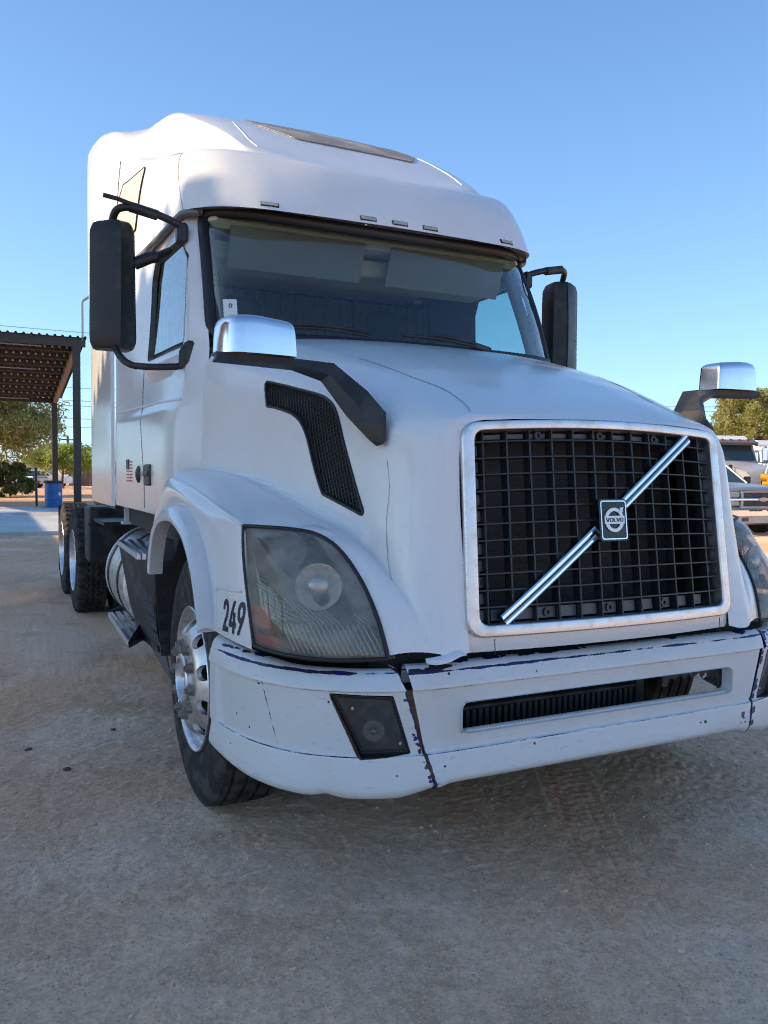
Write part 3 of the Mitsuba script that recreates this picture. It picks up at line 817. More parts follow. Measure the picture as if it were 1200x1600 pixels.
WIN = rounded([(1.825, 1.965), (1.945, 2.44), (2.06, 2.545), (2.56, 2.555), (2.63, 2.44), (2.64, 1.985)], .035)
cab_cut = cut(cab_side, WIN, (1, 2), snap=.016)
ck_, ct_ = cKDTree(cab_grid.reshape(-1, 3)[:, 1:]), cab_grid.reshape(-1, 3)
def cab_x(yz):
    d, i = ck_.query(np.atleast_2d(yz), k=4)
    wgt = 1 / (d + 1e-6)
    return (np.take(ct_[:, 0], i) * wgt).sum(1) / wgt.sum(1)
wr = resample(WIN, 200)
win3 = np.c_[cab_x(wr), wr]
win_in = np.array(Polygon(WIN).buffer(-.035, quad_segs=6).exterior.coords)[:-1]
wi = align(wr, resample(win_in, 200) if True else win_in)
wi3 = np.c_[cab_x(wi) + .018, wi]
tv_, tf_ = trimesh.creation.triangulate_polygon(Polygon(wi).buffer(.004), engine='earcut')
def grid_panel(poly, nx, fn, step=.03):
    """flat-ish panel: dense points inside the outline so it can bend"""
    pg = Polygon(poly)
    b = pg.bounds
    v = [tuple(c) for c in resample(np.array(pg.exterior.coords)[:-1], 160)]
    ins = pg.buffer(-step * .4)
    for a in np.arange(b[0], b[2], step):
        for c in np.arange(b[1], b[3], step):
            if ins.contains(Point(a, c)):
                v.append((a, c))
    from scipy.spatial import Delaunay
    v = np.array(v)
    f = Delaunay(v).simplices
    cc = v[f].mean(1)
    f = f[contains_xy(pg.buffer(1e-4), cc[:, 0], cc[:, 1])]
    return mesh_of(fn(v), f)
_A = np.c_[np.ones(len(wi)), wi, wi[:, 1] ** 2]
_cf = np.linalg.lstsq(_A, cab_x(wi) + .020, rcond=None)[0]
side_pane = grid_panel(wi, 0, lambda q: np.c_[np.c_[np.ones(len(q)), q, q[:, 1] ** 2] @ _cf, q], .03)
pillar_seam = None
BELT = None
for M in (lambda m: m, mirror):
    dk = put('cab_side', M(cab_cut), 'white_paint', smooth=40, parent=TRUCK)
    put('window_frame', M(sheet(np.stack([win3 + [-.002, 0, 0], win3 * .25 + wi3 * .75 + [.012, 0, 0], wi3], 1), close_u=True)), 'black_plastic', smooth=30, parent=dk)
    put('window_pane', M(side_pane), 'side_glass', smooth=True, parent=dk)
    dl = np.array([(y, z) for z, y in ((1.16, 2.42), (1.3, 2.43), (1.5, 2.50), (1.66, 2.58), (1.72, 2.62), (1.80, 2.67), (1.95, 2.70))])
    put('door_seam', M(tube(np.c_[cab_x(dl) - .0005, dl], .0024, 5)), 'rail_grey', smooth=True, parent=dk)
    hx = cab_x([(2.42, 1.34)])[0]
    hb = box(hx - .012, hx + .02, 2.22, 2.39, 1.285, 1.40, .008)
    put('door_handle', M(join(hb, box(hx - .020, hx, 2.235, 2.375, 1.335, 1.365, .006))), 'black_plastic', smooth=30, parent=dk)
    sy_ = np.linspace(1.86, 2.56, 14)
    sx_ = cab_x(np.c_[sy_, np.full(14, 1.93)])
    ef = np.minimum(1, np.minimum(np.arange(14), np.arange(14)[::-1]) / 1.5)
    put('window_sill', M(sheet(np.stack([np.c_[sx_ + .012, sy_, np.full(14, 1.945)], np.c_[sx_ - .012 * ef, sy_, np.full(14, 1.932)], np.c_[sx_ - .045 * ef, sy_, np.full(14, 1.915)], np.c_[sx_ - .048 * ef, sy_, np.full(14, 1.900)], np.c_[sx_ - .02 * ef, sy_, np.full(14, 1.86)], np.c_[sx_ + .004, sy_, np.full(14, 1.80)]], 1))), 'white_paint', smooth=50, parent=dk)
db = lathe([(.0, -.018), (.022, -.016), (.038, -.008), (.046, .01)], 24, 'x')
db.apply_scale([1, 1.3, 1.2])
db.apply_translation([cab_x([(2.60, 1.345)])[0], 2.60, 1.345])
put('fuel_cap', db, 'black_plastic', smooth=True, parent=TRUCK)

ws_b = curve([(-.972, 1.70, 2.005), (-.90, 1.60, 1.99), (-.70, 1.50, 1.985), (-.35, 1.43, 1.98), (0, 1.405, 1.98), (.35, 1.43, 1.98), (.70, 1.50, 1.985), (.90, 1.60, 1.99), (.972, 1.70, 2.005)], 120)
ws_t = curve([(-.945, 2.005, 2.665), (-.87, 1.90, 2.655), (-.68, 1.80, 2.635), (-.35, 1.735, 2.612), (0, 1.715, 2.605), (.35, 1.735, 2.612), (.68, 1.80, 2.635), (.87, 1.90, 2.655), (.945, 2.005, 2.665)], 120)
ws_l = curve([ws_b[0], (-.966, 1.80, 2.24), (-.957, 1.90, 2.45), ws_t[0]], 60)
ws_r = ws_l * [-1, 1, 1]
GWS, U_, V_ = coons(ws_b, ws_t, ws_l, ws_r, 120, 60)
GWS = GWS + np.sin(np.pi * V_) * np.array([0, -.018, .006]) * np.ones_like(U_)
wk = put('windshield', sheet(GWS[2:-2, 2:-2]), 'windshield_glass', smooth=True, parent=TRUCK, label='dusty tinted windshield')
def corner_round(loop, keep=6):
    P = loop
    for _ in range(30):
        P = (np.roll(P, 1, 0) + 2 * P + np.roll(P, -1, 0)) / 4
    return P
wloop = np.vstack([GWS[:, 0], GWS[-1, 1:], GWS[::-1, -1][1:], GWS[0, ::-1][1:-1]])
wl_s = corner_round(wloop)
put('gasket', tube(wl_s + [0, -.004, 0], .029, 10, closed=True), 'gasket', smooth=True, parent=wk)
band = sheet(np.stack([GWS[:, -1], GWS[:, -4]], 1) + np.array([0, .006, 0]))
put('top_band', band, 'gasket', smooth=True, parent=wk)
st = [GWS[5, 8], GWS[9, 8], GWS[9, 16], GWS[5, 16]]
put('sticker', polyface(np.array(st) + [0, -.004, 0]), 'label_paper', parent=wk, label='small inspection sticker in the lower corner')
zt_ = meshkit.text_mesh('0', .022, .0008, bold=True)
zt_.apply_translation(-zt_.bounds.mean(0))
Ms = frame_at(np.mean(st, 0) + [0, -.006, .014], st[1] - st[0], st[3] - st[0])
put('sticker_print', place(zt_, Ms), 'navy_vinyl', smooth=False, parent=wk)
def wiper(p):
    p = curve(p, 20)
    return join(tube(p, .009, 6), tube(p[6:] + [0, -.014, .012], .006, 6))
put('wiper', wiper([(-.82, 1.52, 2.005), (-.62, 1.44, 2.035), (-.45, 1.40, 2.03), (-.30, 1.385, 2.015)]), 'black_plastic', smooth=True, parent=wk)
put('wiper', wiper([(-.12, 1.37, 2.03), (.08, 1.37, 2.028), (.26, 1.385, 2.015), (.40, 1.41, 1.995)]), 'black_plastic', smooth=True, parent=wk)

# ------------------------------------------------------------------ roof fairing
VT = np.array([(0, 1.85, 2.953), (-.35, 1.87, 2.965), (-.62, 1.94, 2.99), (-.80, 2.01, 3.013), (-.905, 2.08, 3.022), (-.985, 2.20, 3.032), (-1.032, 2.42, 3.075), (-1.065, 2.72, 3.15), (-1.10, 3.05, 3.27), (-1.13, 3.22, 3.37), (-1.165, 3.36, 3.45), (-1.192, 3.60, 3.565), (-1.20, 4.2, 3.735), (-1.198, 4.72, 3.825)])
VB = np.array([(0, 1.642, 2.628), (-.35, 1.648, 2.627), (-.68, 1.675, 2.63), (-.86, 1.745, 2.64), (-.965, 1.86, 2.655), (-1.03, 2.01, 2.668), (-1.065, 2.30, 2.645), (-1.10, 2.72, 2.63), (-1.135, 3.05, 2.63), (-1.150, 3.22, 2.63), (-1.165, 3.36, 2.63), (-1.185, 3.60, 2.63), (-1.20, 4.2, 2.63), (-1.20, 4.72, 2.63)])
bul = np.array([(0, -.034, 0)] * 3 + [(-.010, -.034, 0), (-.024, -.022, 0), (-.030, -.008, 0), (-.028, 0, 0), (-.022, 0, 0), (-.016, 0, 0), (-.012, 0, 0), (-.012, 0, 0), (-.01, 0, 0), (-.008, 0, 0), (-.008, 0, 0)])
rowsv = []
for t, bfac, o in ((0, 0, .012), (.03, .05, 0), (.13, .30, 0), (.16, .38, .0), (.35, .72, 0), (.60, 1.0, 0), (.80, .92, 0), (.93, .60, 0), (.975, .32, 0), (1, 0, 0)):
    rowsv.append(VB * (1 - t) + VT * t + bul * bfac)
VG = np.stack(rowsv, 1)
visor_grid = surf(VG, 220, 90, kv='a')
DOME = np.array([
    VT[[0, 1, 2, 2, 3, 4, 5]] * 1.0,
    [(0, 2.02, 3.045), (-.42, 2.03, 3.052), (-.700, 2.06, 3.064), (-.765, 2.10, 3.036), (-.845, 2.12, 3.018), (-.93, 2.17, 3.026), (-1.008, 2.29, 3.05)],
    [(0, 2.28, 3.225), (-.48, 2.29, 3.228), (-.738, 2.31, 3.218), (-.790, 2.34, 3.11), (-.858, 2.36, 3.045), (-.94, 2.38, 3.052), (-1.032, 2.42, 3.075)],
    [(0, 2.66, 3.448), (-.52, 2.67, 3.446), (-.800, 2.69, 3.42), (-.862, 2.71, 3.30), (-.912, 2.72, 3.198), (-.98, 2.72, 3.160), (-1.065, 2.72, 3.15)],
    [(0, 3.00, 3.605), (-.54, 3.02, 3.60), (-.86, 3.04, 3.58), (-.955, 3.05, 3.51), (-1.005, 3.05, 3.42), (-1.05, 3.05, 3.33), (-1.10, 3.05, 3.27)],
    [(0, 3.30, 3.68), (-.54, 3.32, 3.675), (-.87, 3.34, 3.635), (-.965, 3.35, 3.585), (-1.03, 3.35, 3.545), (-1.10, 3.36, 3.515), (-1.165, 3.36, 3.45)],
    [(0, 3.60, 3.72), (-.56, 3.60, 3.715), (-.90, 3.60, 3.68), (-1.0, 3.60, 3.65), (-1.08, 3.60, 3.63), (-1.160, 3.60, 3.615), (-1.192, 3.60, 3.565)],
    [(0, 4.2, 3.83), (-.60, 4.2, 3.83), (-.95, 4.2, 3.815), (-1.05, 4.2, 3.80), (-1.11, 4.2, 3.79), (-1.175, 4.2, 3.782), (-1.20, 4.2, 3.735)],
    [(0, 4.72, 3.92), (-.60, 4.72, 3.92), (-.95, 4.72, 3.91), (-1.05, 4.72, 3.90), (-1.11, 4.72, 3.89), (-1.178, 4.72, 3.875), (-1.198, 4.72, 3.825)]])
DOME[0][3] = VT[2] * .18 + VT[3] * .82
DOME[0][2] = VT[2]
dome_grid = surf(DOME, 220, 150, kv='pchip')
# both sheets share their common edge
roof_l = join(sheet(visor_grid), sheet(dome_grid, flip=True))
put('roof_fairing', both(roof_l), 'white_paint', smooth=24, parent=TRUCK, label='raised white roof fairing with a front visor')
rear_cap = join(sheet(np.stack([dome_grid[-1], dome_grid[-1] * [1, 1, 0] + [0, .0, 2.6]], 1)))
put('sleeper_rear', both(rear_cap), 'white_paint', smooth=False, parent=TRUCK)
under = sheet(np.stack([visor_grid[:150, 0], visor_grid[:150, 0] * [.93, 1, 1] + [0, .05, .012], np.c_[visor_grid[:150, 0][:, 0] * .90, np.maximum(visor_grid[:150, 0][:, 1] + .12, 1.75), np.full(150, 2.69)]], 1))
put('visor_underside', both(under), 'rail_grey', smooth=30, parent=TRUCK)
rail = curve([(-.965, 1.93, 2.662), (-1.035, 2.04, 2.668), (-1.068, 2.30, 2.645), (-1.105, 2.72, 2.63), (-1.145, 3.10, 2.63)], 60)
for M in (lambda m: m, mirror):
    put('drip_rail', M(tube(rail + [-.004, 0, -.012], .019, 8, flat=1.0)), 'rail_grey', smooth=True, parent=TRUCK)

# front roof marker lamps
vg0 = visor_grid
def visor_at(x, t):
    col = vg0[:, int(round(t * 89))]
    k = np.argsort(col[:, 0])
    sel = [i for i in k if col[i, 1] < 2.05]
    return np.array([x, np.interp(x, col[sel, 0], col[sel, 1]), np.interp(x, col[sel, 0], col[sel, 2])])
for x in (-.688, -.179, 0.0, .179, .688):
    ax_ = -abs(x)
    a, b = visor_at(ax_ - .045, .075), visor_at(min(0, ax_ + .045), .075)
    c = visor_at(ax_, .075)
    tdir = np.array([1, 0, 0]) if x == 0 or abs(x) < .2 else (b - a)
    up_ = visor_at(ax_, .12) - visor_at(ax_, .03)
    M_ = frame_at(c, tdir, up_)
    n_ = M_[:3, 2]
    if n_[1] > 0:
        M_[:3, 2] *= -1
    lampb = box(-.045, .045, -.0135, .0135, -.01, .004, .002)
    lens_ = box(-.040, .040, -.009, .009, .003, .007, .002)
    f_ = (lambda m: m) if x <= 0 else mirror
    mk_ = put('marker_lamp', f_(place(lampb, M_)), 'gasket', smooth=30, parent=TRUCK)
    put('lens', f_(place(lens_, M_)), 'marker_lens', smooth=30, parent=mk_)
# ------------------------------------------------------------------ sleeper, roof details
SLP = np.array([[(-1.180, 3.455, z), (-1.196, 3.50, z), (-1.20, 3.80, z), (-1.20, 4.40, z), (-1.196, 4.66, z), (-1.17, 4.72, z)] for z in (1.13, 1.7, 2.2, 2.7)])
slp = sheet(surf(SLP, 40, 60, kv='pchip'), flip=True)
upper = None
for M in (lambda m: m, mirror):
    put('sleeper_side', M(slp), 'white_paint', smooth=40, parent=TRUCK)
def wall_x(y, z):
    V = visor_grid.reshape(-1, 3)
    d = (V[:, 1] - y) ** 2 + (V[:, 2] - z) ** 2
    return V[np.argmin(d), 0]
SV = rounded([(2.77, 3.13), (3.216, 3.150), (3.36, 3.01), (3.42, 2.80), (2.92, 2.80)], .02)
svr = resample(SV, 100)
from scipy.spatial import Delaunay
_vk = cKDTree(visor_grid.reshape(-1, 3)[:, 1:]); _vx = visor_grid.reshape(-1, 3)[:, 0]
def vx(yz):
    d, i = _vk.query(np.atleast_2d(yz), k=4)
    wgt = 1 / (d + 1e-6)
    return (np.take(_vx, i) * wgt).sum(1) / wgt.sum(1)
svp = grid_panel(SV, 0, lambda q: np.c_[vx(q) - .006, q], .06)
for M in (lambda m: m, mirror):
    vk = put('sleeper_vent', M(svp), 'cream_vent', smooth=True, parent=TRUCK)
    put('vent_seal', M(tube(np.c_[vx(svr) - .004, svr], .005, 6, closed=True)), 'gasket', smooth=True, parent=vk)
    sm = np.array([(3.40, z) for z in np.linspace(2.64, 3.32, 16)]) + np.c_[np.linspace(0, -.12, 16), np.zeros(16)]
    put('fairing_seam', M(tube(np.c_[vx(sm), sm], .0035, 5)), 'gasket', smooth=True, parent=TRUCK)
vs = visor_grid[int(220 * .305)]
for M in (lambda m: m, mirror):
    put('visor_seam', M(tube(vs[2:-1:3], .0022, 5)), 'rail_grey', smooth=True, parent=TRUCK)
# grey panel let into the roof
_dk = cKDTree(dome_grid.reshape(-1, 3)[:, :2]); _dz = dome_grid.reshape(-1, 3)[:, 2]
def dome_z(xy):
    q = np.atleast_2d(xy)
    d, i = _dk.query(np.c_[-np.abs(q[:, 0]), q[:, 1]], k=4)
    wgt = 1 / (d + 1e-6)
    return (np.take(_dz, i) * wgt).sum(1) / wgt.sum(1)
RP = rounded([(-.30, 2.36), (.44, 2.36), (.56, 2.56), (.52, 2.96), (-.46, 2.96), (-.46, 2.62)], .05)
rp = grid_panel(RP, 0, lambda q: np.c_[q, dome_z(q) + .006], .06)
rpr = resample(RP, 120)
rk = put('roof_panel', rp, 'roof_panel_grey', smooth=True, parent=TRUCK, label='grey panel let into the roof')
put('panel_edge', tube(np.c_[rpr, dome_z(rpr) + .003], .005, 6, closed=True), 'rail_grey', smooth=True, parent=rk)
for M in (lambda m: m, mirror):
    q = np.array([(-.63, 2.08), (-.645, 2.2), (-.64, 2.35), (-.63, 2.5), (-.615, 2.62)])
    q = curve(np.c_[q, np.zeros(5)], 24)[:, :2]
    put('roof_seam', M(tube(np.c_[q, dome_z(q) + .001], .004, 5)), 'white_paint', smooth=True, parent=TRUCK)

# belt line moulding on the cab side
bl = np.array([(1.72, 1.700), (1.90, 1.708), (2.30, 1.722), (2.75, 1.730), (3.40, 1.735)])
bl = curve(np.c_[bl, np.zeros(5)], 40)[:, :2]
for M in (lambda m: m, mirror):
    put('belt_moulding', M(tube(np.c_[cab_x(bl), bl], .0065, 6)), 'white_paint', smooth=True, parent=TRUCK)
# flag decal on the lower cab side
stripes_r, stripes_w = [], []
for k in range(7):
    z0 = 1.30 + k * .019
    for dst, zz in ((stripes_r, z0), (stripes_w, z0 + .0095)):
        x_ = cab_x([(2.85, zz)])[0]
        dst.append(box(x_ - .003, x_ + .002, 2.82, 3.02, zz, zz + .009))
fk_ = put('flag_decal', join(*stripes_r), 'red_paint', smooth=False, parent=TRUCK, label='small striped flag decal by the door handle')
x_ = cab_x([(2.95, 1.45)])[0]
put('flag_corner', box(x_ - .005, x_ + .002, 2.93, 3.02, 1.372, 1.434), 'navy_vinyl', smooth=False, parent=fk_)

# fender number
tx = meshkit.text_mesh('249', .105, .002, bold=True)
tx.apply_translation(-tx.bounds.mean(0))
tx.apply_scale([.60, 1.0, 1])
sg_k, sg_p = cKDTree(side_grid.reshape(-1, 3)[:, 1:]), side_grid.reshape(-1, 3)
def fx(yz):
    d, i = sg_k.query(np.atleast_2d(yz), k=4)
    wgt = 1 / (d + 1e-6)
    return (np.take(sg_p[:, 0], i) * wgt).sum(1) / wgt.sum(1)
v = np.array(tx.vertices)
yy = .515 - v[:, 0] * 1.0
zz = .872 + v[:, 1] + v[:, 0] * .04
vv = np.c_[fx(np.c_[yy, zz]) - .0015 - (v[:, 2] > 0) * .0015, yy, zz]
put('number', mesh_of(vv, tx.faces), 'navy_vinyl', smooth=False, parent=TRUCK, label='number 249 in dark letters on the fender')
pq = np.array([(.475, .962), (.64, .955), (.672, .945), (.672, .82)])
pq = np.vstack([np.linspace(pq[0], pq[1], 14), np.linspace(pq[2], pq[3], 8)])
put('panel_edge', tube(np.c_[fx(pq) - .001, pq], .0042, 6), 'white_paint', smooth=True, parent=TRUCK)

# ------------------------------------------------------------------ side mirrors
mz = np.linspace(0, 1, 26)
secm = []
for t in mz:
    z = 1.975 + .575 * t
    e = min(t, 1 - t)
    k = 1 - .10 * max(0, 1 - e / .07) ** 2
    tp = max(0, 1 - e / .05)
    xo, xi = -1.484 + .006 * t, -1.262 - .006 * t
    xm = xo + .105 + .0 * t
    slope = .03 * math.sin(math.pi * t)
    q = np.array([(xo + .012, 2.03), (xo, 2.05), (xo + .012, 2.145), (xi - .012, 2.145), (xi, 2.05), (xi - .012, 2.022), (xi - .075, 1.988 - slope * .3), (xm + .03, 1.972 - slope * .4), (xm - .02, 1.985), (xo + .05, 2.006)])
    c = q.mean(0)
    q = (q - c) * k + c
    q[:, 1] += tp * .0
    zc = z + (.012 if t == 0 else 0) * 0
    secm.append(np.c_[q, np.full(len(q), zc) + .02 * (q[:, 0] - xo) / .22 * (t - .2)])
secm = np.array(secm)
cap_b, cap_t = secm[0] * [1, 1, 1], secm[-1]
def shrink(s, k, dz):
    c = s.mean(0)
    return (s - c) * [k, k, 1] + c + [0, 0, dz]
secm = np.concatenate([[shrink(secm[0], .80, -.016), shrink(secm[0], .94, -.010)], secm, [shrink(secm[-1], .94, .010), shrink(secm[-1], .80, .016)]])
mirror_shell = join(sheet(secm, close_v=True), polyface(secm[0][::-1]), polyface(secm[-1]))
up_arm = join(tube(curve([(-1.04, 1.99, 2.575), (-1.10, 1.98, 2.60), (-1.20, 1.97, 2.625), (-1.30, 1.985, 2.640), (-1.352, 2.02, 2.632), (-1.37, 2.06, 2.59), (-1.372, 2.07, 2.53)], 40), .0185, 10),
              tube([(-1.17, 1.972, 2.615), (-1.30, 1.984, 2.642)], .025, 10), box(-1.075, -1.02, 1.965, 2.03, 2.50, 2.60, .012))
stub = tube([(-1.29, 1.972, 2.650), (-1.36, 1.965, 2.665), (-1.425, 1.962, 2.672)], .011, 8)
mid_arm = join(tube([(-1.268, 2.07, 2.39), (-1.20, 2.06, 2.425), (-1.16, 2.06, 2.44)], .030, 12), tube([(-1.16, 2.06, 2.44), (-1.12, 2.08, 2.465), (-1.085, 2.12, 2.49)], .018, 8))
low_arm = join(tube(curve([(-1.075, 1.80, 1.875), (-1.12, 1.79, 1.862), (-1.22, 1.80, 1.855), (-1.30, 1.83, 1.858), (-1.345, 1.88, 1.885), (-1.368, 1.96, 1.94), (-1.372, 2.03, 1.985)], 40), .0165, 10),
               hull(np.vstack([box(-1.085, -1.03, 1.735, 1.80, 1.86, 1.985, .015).vertices])), tube([(-1.06, 1.785, 1.965), (-1.085, 1.77, 1.93), (-1.085, 1.78, 1.86)], .026, 10))
for M in (lambda m: m, mirror):
    mk = put('side_mirror', M(mirror_shell), 'black_plastic', smooth=28, parent=TRUCK, label='tall black side mirror on tube arms')
    put('upper_arm', M(join(up_arm, stub) if M is not mirror else up_arm), 'black_plastic', smooth=40, parent=mk)
    if M is not mirror:
        put('antenna_arm', M(mid_arm), 'black_plastic', smooth=40, parent=mk)
    put('lower_arm', M(low_arm), 'black_plastic', smooth=40, parent=mk)
    put('glass', M(solid_panel([(-1.465, 2.1455, 2.0), (-1.28, 2.1455, 2.0), (-1.28, 2.1455, 2.53), (-1.465, 2.1455, 2.53)], (0, .004, 0))), 'chrome', parent=mk)

# ------------------------------------------------------------------ cab interior
INT = put('cab_interior', join(box(-1.10, 1.10, 1.75, 3.40, 1.16, 1.19), box(-1.12, 1.12, 3.36, 3.40, 1.19, 2.66), box(-.98, .98, 2.0, 3.36, 2.66, 2.69)), 'seat_fabric', smooth=False, parent=TRUCK)
put('headliner', join(box(-.93, .93, 1.90, 2.35, 2.585, 2.655, .03), box(-.90, .90, 2.35, 3.36, 2.635, 2.655)), 'beige_trim', smooth=30, parent=INT)
dash = surf([[(x, 1.52 - .0 + .18 * (abs(x) / .95) ** 2, 1.93), (x, 1.72, 1.955), (x, 1.98, 1.945), (x, 2.06, 1.90), (x, 2.08, 1.70), (x, 1.98, 1.45)] for x in np.linspace(-1.0, 1.0, 9)], 30, 24)
put('dashboard', sheet(dash), 'grey_trim', smooth=40, parent=INT)
for x in (-.50, .50):
    put('seat', join(box(x - .26, x + .26, 2.35, 2.85, 1.50, 1.68, .06), box(x - .25, x + .25, 2.80, 2.95, 1.66, 2.25, .06), box(x - .13, x + .13, 2.82, 2.92, 2.28, 2.46, .04), box(x - .15, x + .15, 2.45, 2.75, 1.19, 1.50)), 'seat_fabric', smooth=30, parent=INT)
sw = trimesh.creation.torus(.225, .016, 40, 8)
put('steering_wheel', join(place(sw, frame_at((.50, 2.18, 1.93), [1, 0, 0], [0, .82, .57])), tube([(.5, 2.17, 1.92), (.5, 2.02, 1.80)], .03, 8), tube([(.29, 2.18, 1.93), (.71, 2.18, 1.93)], .014, 6)), 'black_plastic', smooth=40, parent=INT)
for x in (-.45, .45):
    put('sun_visor', solid_panel([(x - .37, 1.90, 2.60), (x + .37, 1.90, 2.60), (x + .37, 1.99, 2.41), (x - .37, 1.99, 2.41)], (0, .015, .006)), 'visor_cloth', smooth=False, parent=INT)
put('header_shelf', join(box(-.90, .90, 2.06, 2.40, 2.47, 2.50, .01), box(-.90, .90, 2.05, 2.07, 2.47, 2.56, .008)), 'beige_trim', smooth=30, parent=INT)
put('curtain', join(*[tube([(x, 3.30 + .02 * (i % 2), 1.25), (x, 3.30 + .02 * (i % 2), 2.60)], .034, 6) for i, x in enumerate(np.arange(-1.05, 1.06, .055))]), 'grey_trim', smooth=40, parent=INT, kind='stuff')
lin = cab_grid[20:, 20:]
lining = cut(sheet(lin), np.array(Polygon(WIN).buffer(-.005).exterior.coords)[:-1], (1, 2), snap=.016)
lv = np.array(lining.vertices) + [.035, 0, 0]
lining = mesh_of(lv, lining.faces)
for M in (lambda m: m, mirror):
    put('door_lining', M(lining), 'grey_trim', smooth=40, parent=INT)
    put('pillar_trim', M(tube(ws_l[::4] + [.035, .05, 0], .035, 8)), 'grey_trim', smooth=True, parent=INT)

# ------------------------------------------------------------------ wheels
def tyre_mesh(R, W, tread, n=160):
    """sidewall and tread; the outer face at axial 0, the inner face at +W"""
    rw, h = .292, R - .292
    p = [(rw, .035), (rw + .006, .018), (rw + .02, .010), (rw + h * .35, .001), (rw + h * .55, 0), (rw + h * .72, .004), (rw + h * .86, .012), (R - .018, .018), (R - .006, .024)]
    tr = []
    xs = np.linspace(.032, W - .032, 61)
    for x in xs:
        tr.append((R - .012 * ((x - W / 2) / (W / 2)) ** 4, x))
    q = p + tr + [(r, W - a) for r, a in p[::-1]]
    q = np.array(q)
    k0, k1 = len(p), len(p) + len(tr)
    def wob(th, pr):
        d = np.zeros((th.shape[0], len(pr)))
        a = pr[:, 1]
        isT = (np.arange(len(pr)) >= k0) & (np.arange(len(pr)) < k1)
        if tread == 'rib':
            for g in (.2, .4, .6, .8):
                d[:, isT & (np.abs(a / W - g) < .018)] = -.012
        else:
            ph = (th * 44 / (2 * math.pi))
            sh = (np.arange(len(pr)) >= k0 - 2) & (np.arange(len(pr)) < k1 + 2)
            lug = ((ph + .25 * np.sin(a * 40)[None]) % 1.0) < .34
            edge_ = (np.minimum(a, W - a) < .085)[None] & sh[None]
            d = np.where(lug & edge_, -.014, d)
            for g in (.33, .5, .67):
                zz_ = np.abs(a[None] / W - g + .02 * np.sign(np.sin(th * 44))) < .022
                d = np.where(zz_ & isT[None], -.013, d)
        return d
    return lathe(q, n, 'x', wob)
tf_mesh = tyre_mesh(.520, .285, 'rib', 220)
tr_mesh = tyre_mesh(.515, .285, 'lug', 440)
# polished disc wheel of the steer axle; axial values grow inwards
prof_o = [(.299, .012), (.300, .002), (.296, -.003), (.290, .002), (.284, .012), (.279, .030), (.272, .042), (.262, .044), (.250, .034), (.232, .010), (.212, -.010), (.196, -.020), (.182, -.0245), (.165, -.026), (.118, -.027), (.112, -.025), (.108, -.012)]
rimo = np.array(prof_o)
rim_in_ = [(.108, -.004), (.165, -.010), (.19, -.004), (.225, .028), (.245, .056), (.262, .07), (.285, .075), (.292, .06)]
pr_all = np.vstack([curve(np.c_[rimo, np.zeros(len(rimo))], 70, 'pchip')[:, :2], rim_in_])
disc = sheet(np.swapaxes(np.stack([np.stack([np.full(96, a), r * np.cos(np.arange(96) * 2 * np.pi / 96), r * np.sin(np.arange(96) * 2 * np.pi / 96)], -1) for r, a in pr_all]), 0, 1), close_u=True, close_v=True)
def to_man(m):
    m = m.copy()
    m.merge_vertices()
    return manifold3d.Manifold(manifold3d.Mesh(np.asarray(m.vertices, np.float32), np.asarray(m.faces, np.uint32)))
dm = to_man(disc)
if dm.volume() < 0:
    d2 = disc.copy(); d2.invert(); dm = to_man(d2)
for k in range(10):
    a = 2 * math.pi * (k + .5) / 10
    c = manifold3d.Manifold.cylinder(.16, .031, .031, 28).rotate([0, 90, 0]).translate([-.06, .2235 * math.cos(a), .2235 * math.sin(a)])
    dm = dm - c
me = dm.to_mesh()
disc = mesh_of(np.array(me.vert_properties)[:, :3], me.tri_verts)
def hexnut(c, s=1.0):
    n_ = trimesh.creation.cylinder(.0205 * s, .018, sections=6)
    w_ = trimesh.creation.cylinder(.0225 * s, .006, sections=24)
    st_ = trimesh.creation.cylinder(.0115, .014, sections=12)
    n_.apply_translation([0, 0, .015]); w_.apply_translation([0, 0, .004]); st_.apply_translation([0, 0, .026])
    m = join(n_, w_, st_)
    return place(m, frame_at(c, [0, 1, 0], [0, 0, 1]) @ np.diag([1, 1, -1, 1]) if False else np.array([[0, 0, -1, c[0]], [1, 0, 0, c[1]], [0, -1, 0, c[2]], [0, 0, 0, 1.0]]))
hub = lathe([(.109, -.01), (.108, -.040), (.102, -.046), (.088, -.048), (.084, -.042), (.080, -.020), (.062, -.014), (.058, -.030), (.034, -.034), (.030, -.026), (.0, -.026)], 48, 'x')
back_disc = lathe([(.28, .09), (.10, .09), (0, .09)], 32, 'x')
wheel_src = {}
def steer_wheel(side):
    w_ = free_key(TRUCK + '__front_wheel')
    base = T().translate([-1.180, 1.21, .50]) if side < 0 else T().translate([1.180, 1.21, .50]) @ T().rotate([0, 0, 1], 180)
    def add(nm, m, mat, sm, lab=None):
        if nm not in wheel_src:
            wheel_src[nm] = mikit.ply(m, mat, smooth=sm)
        k = free_key(w_ + '__' + nm.split('#')[0])
        scene[k] = {**wheel_src[nm], 'to_world': base}
        if lab:
            labels[k] = {'label': lab}
    add('tyre', tf_mesh, 'rubber', 35)
    add('rim', disc, 'aluminium', 30)
    add('hub', hub, 'aluminium', 30)
    add('brake_drum', back_disc, 'dark_inside', 30)
    for k in range(10):
        a = 2 * math.pi * k / 10 + .1
        add(f'lug_nut#{k}', hexnut((-.026, .143 * math.cos(a), .143 * math.sin(a))), 'rusty_nut', 25)
steer_wheel(-1)
steer_wheel(1)
dual_rim = lathe([(.299, .012), (.300, .002), (.295, -.002), (.288, .006), (.282, .03), (.272, .06), (.262, .11), (.255, .145), (.20, .155), (.16, .150), (.12, .150), (.118, .08), (.10, .07), (0, .07)], 64, 'x')
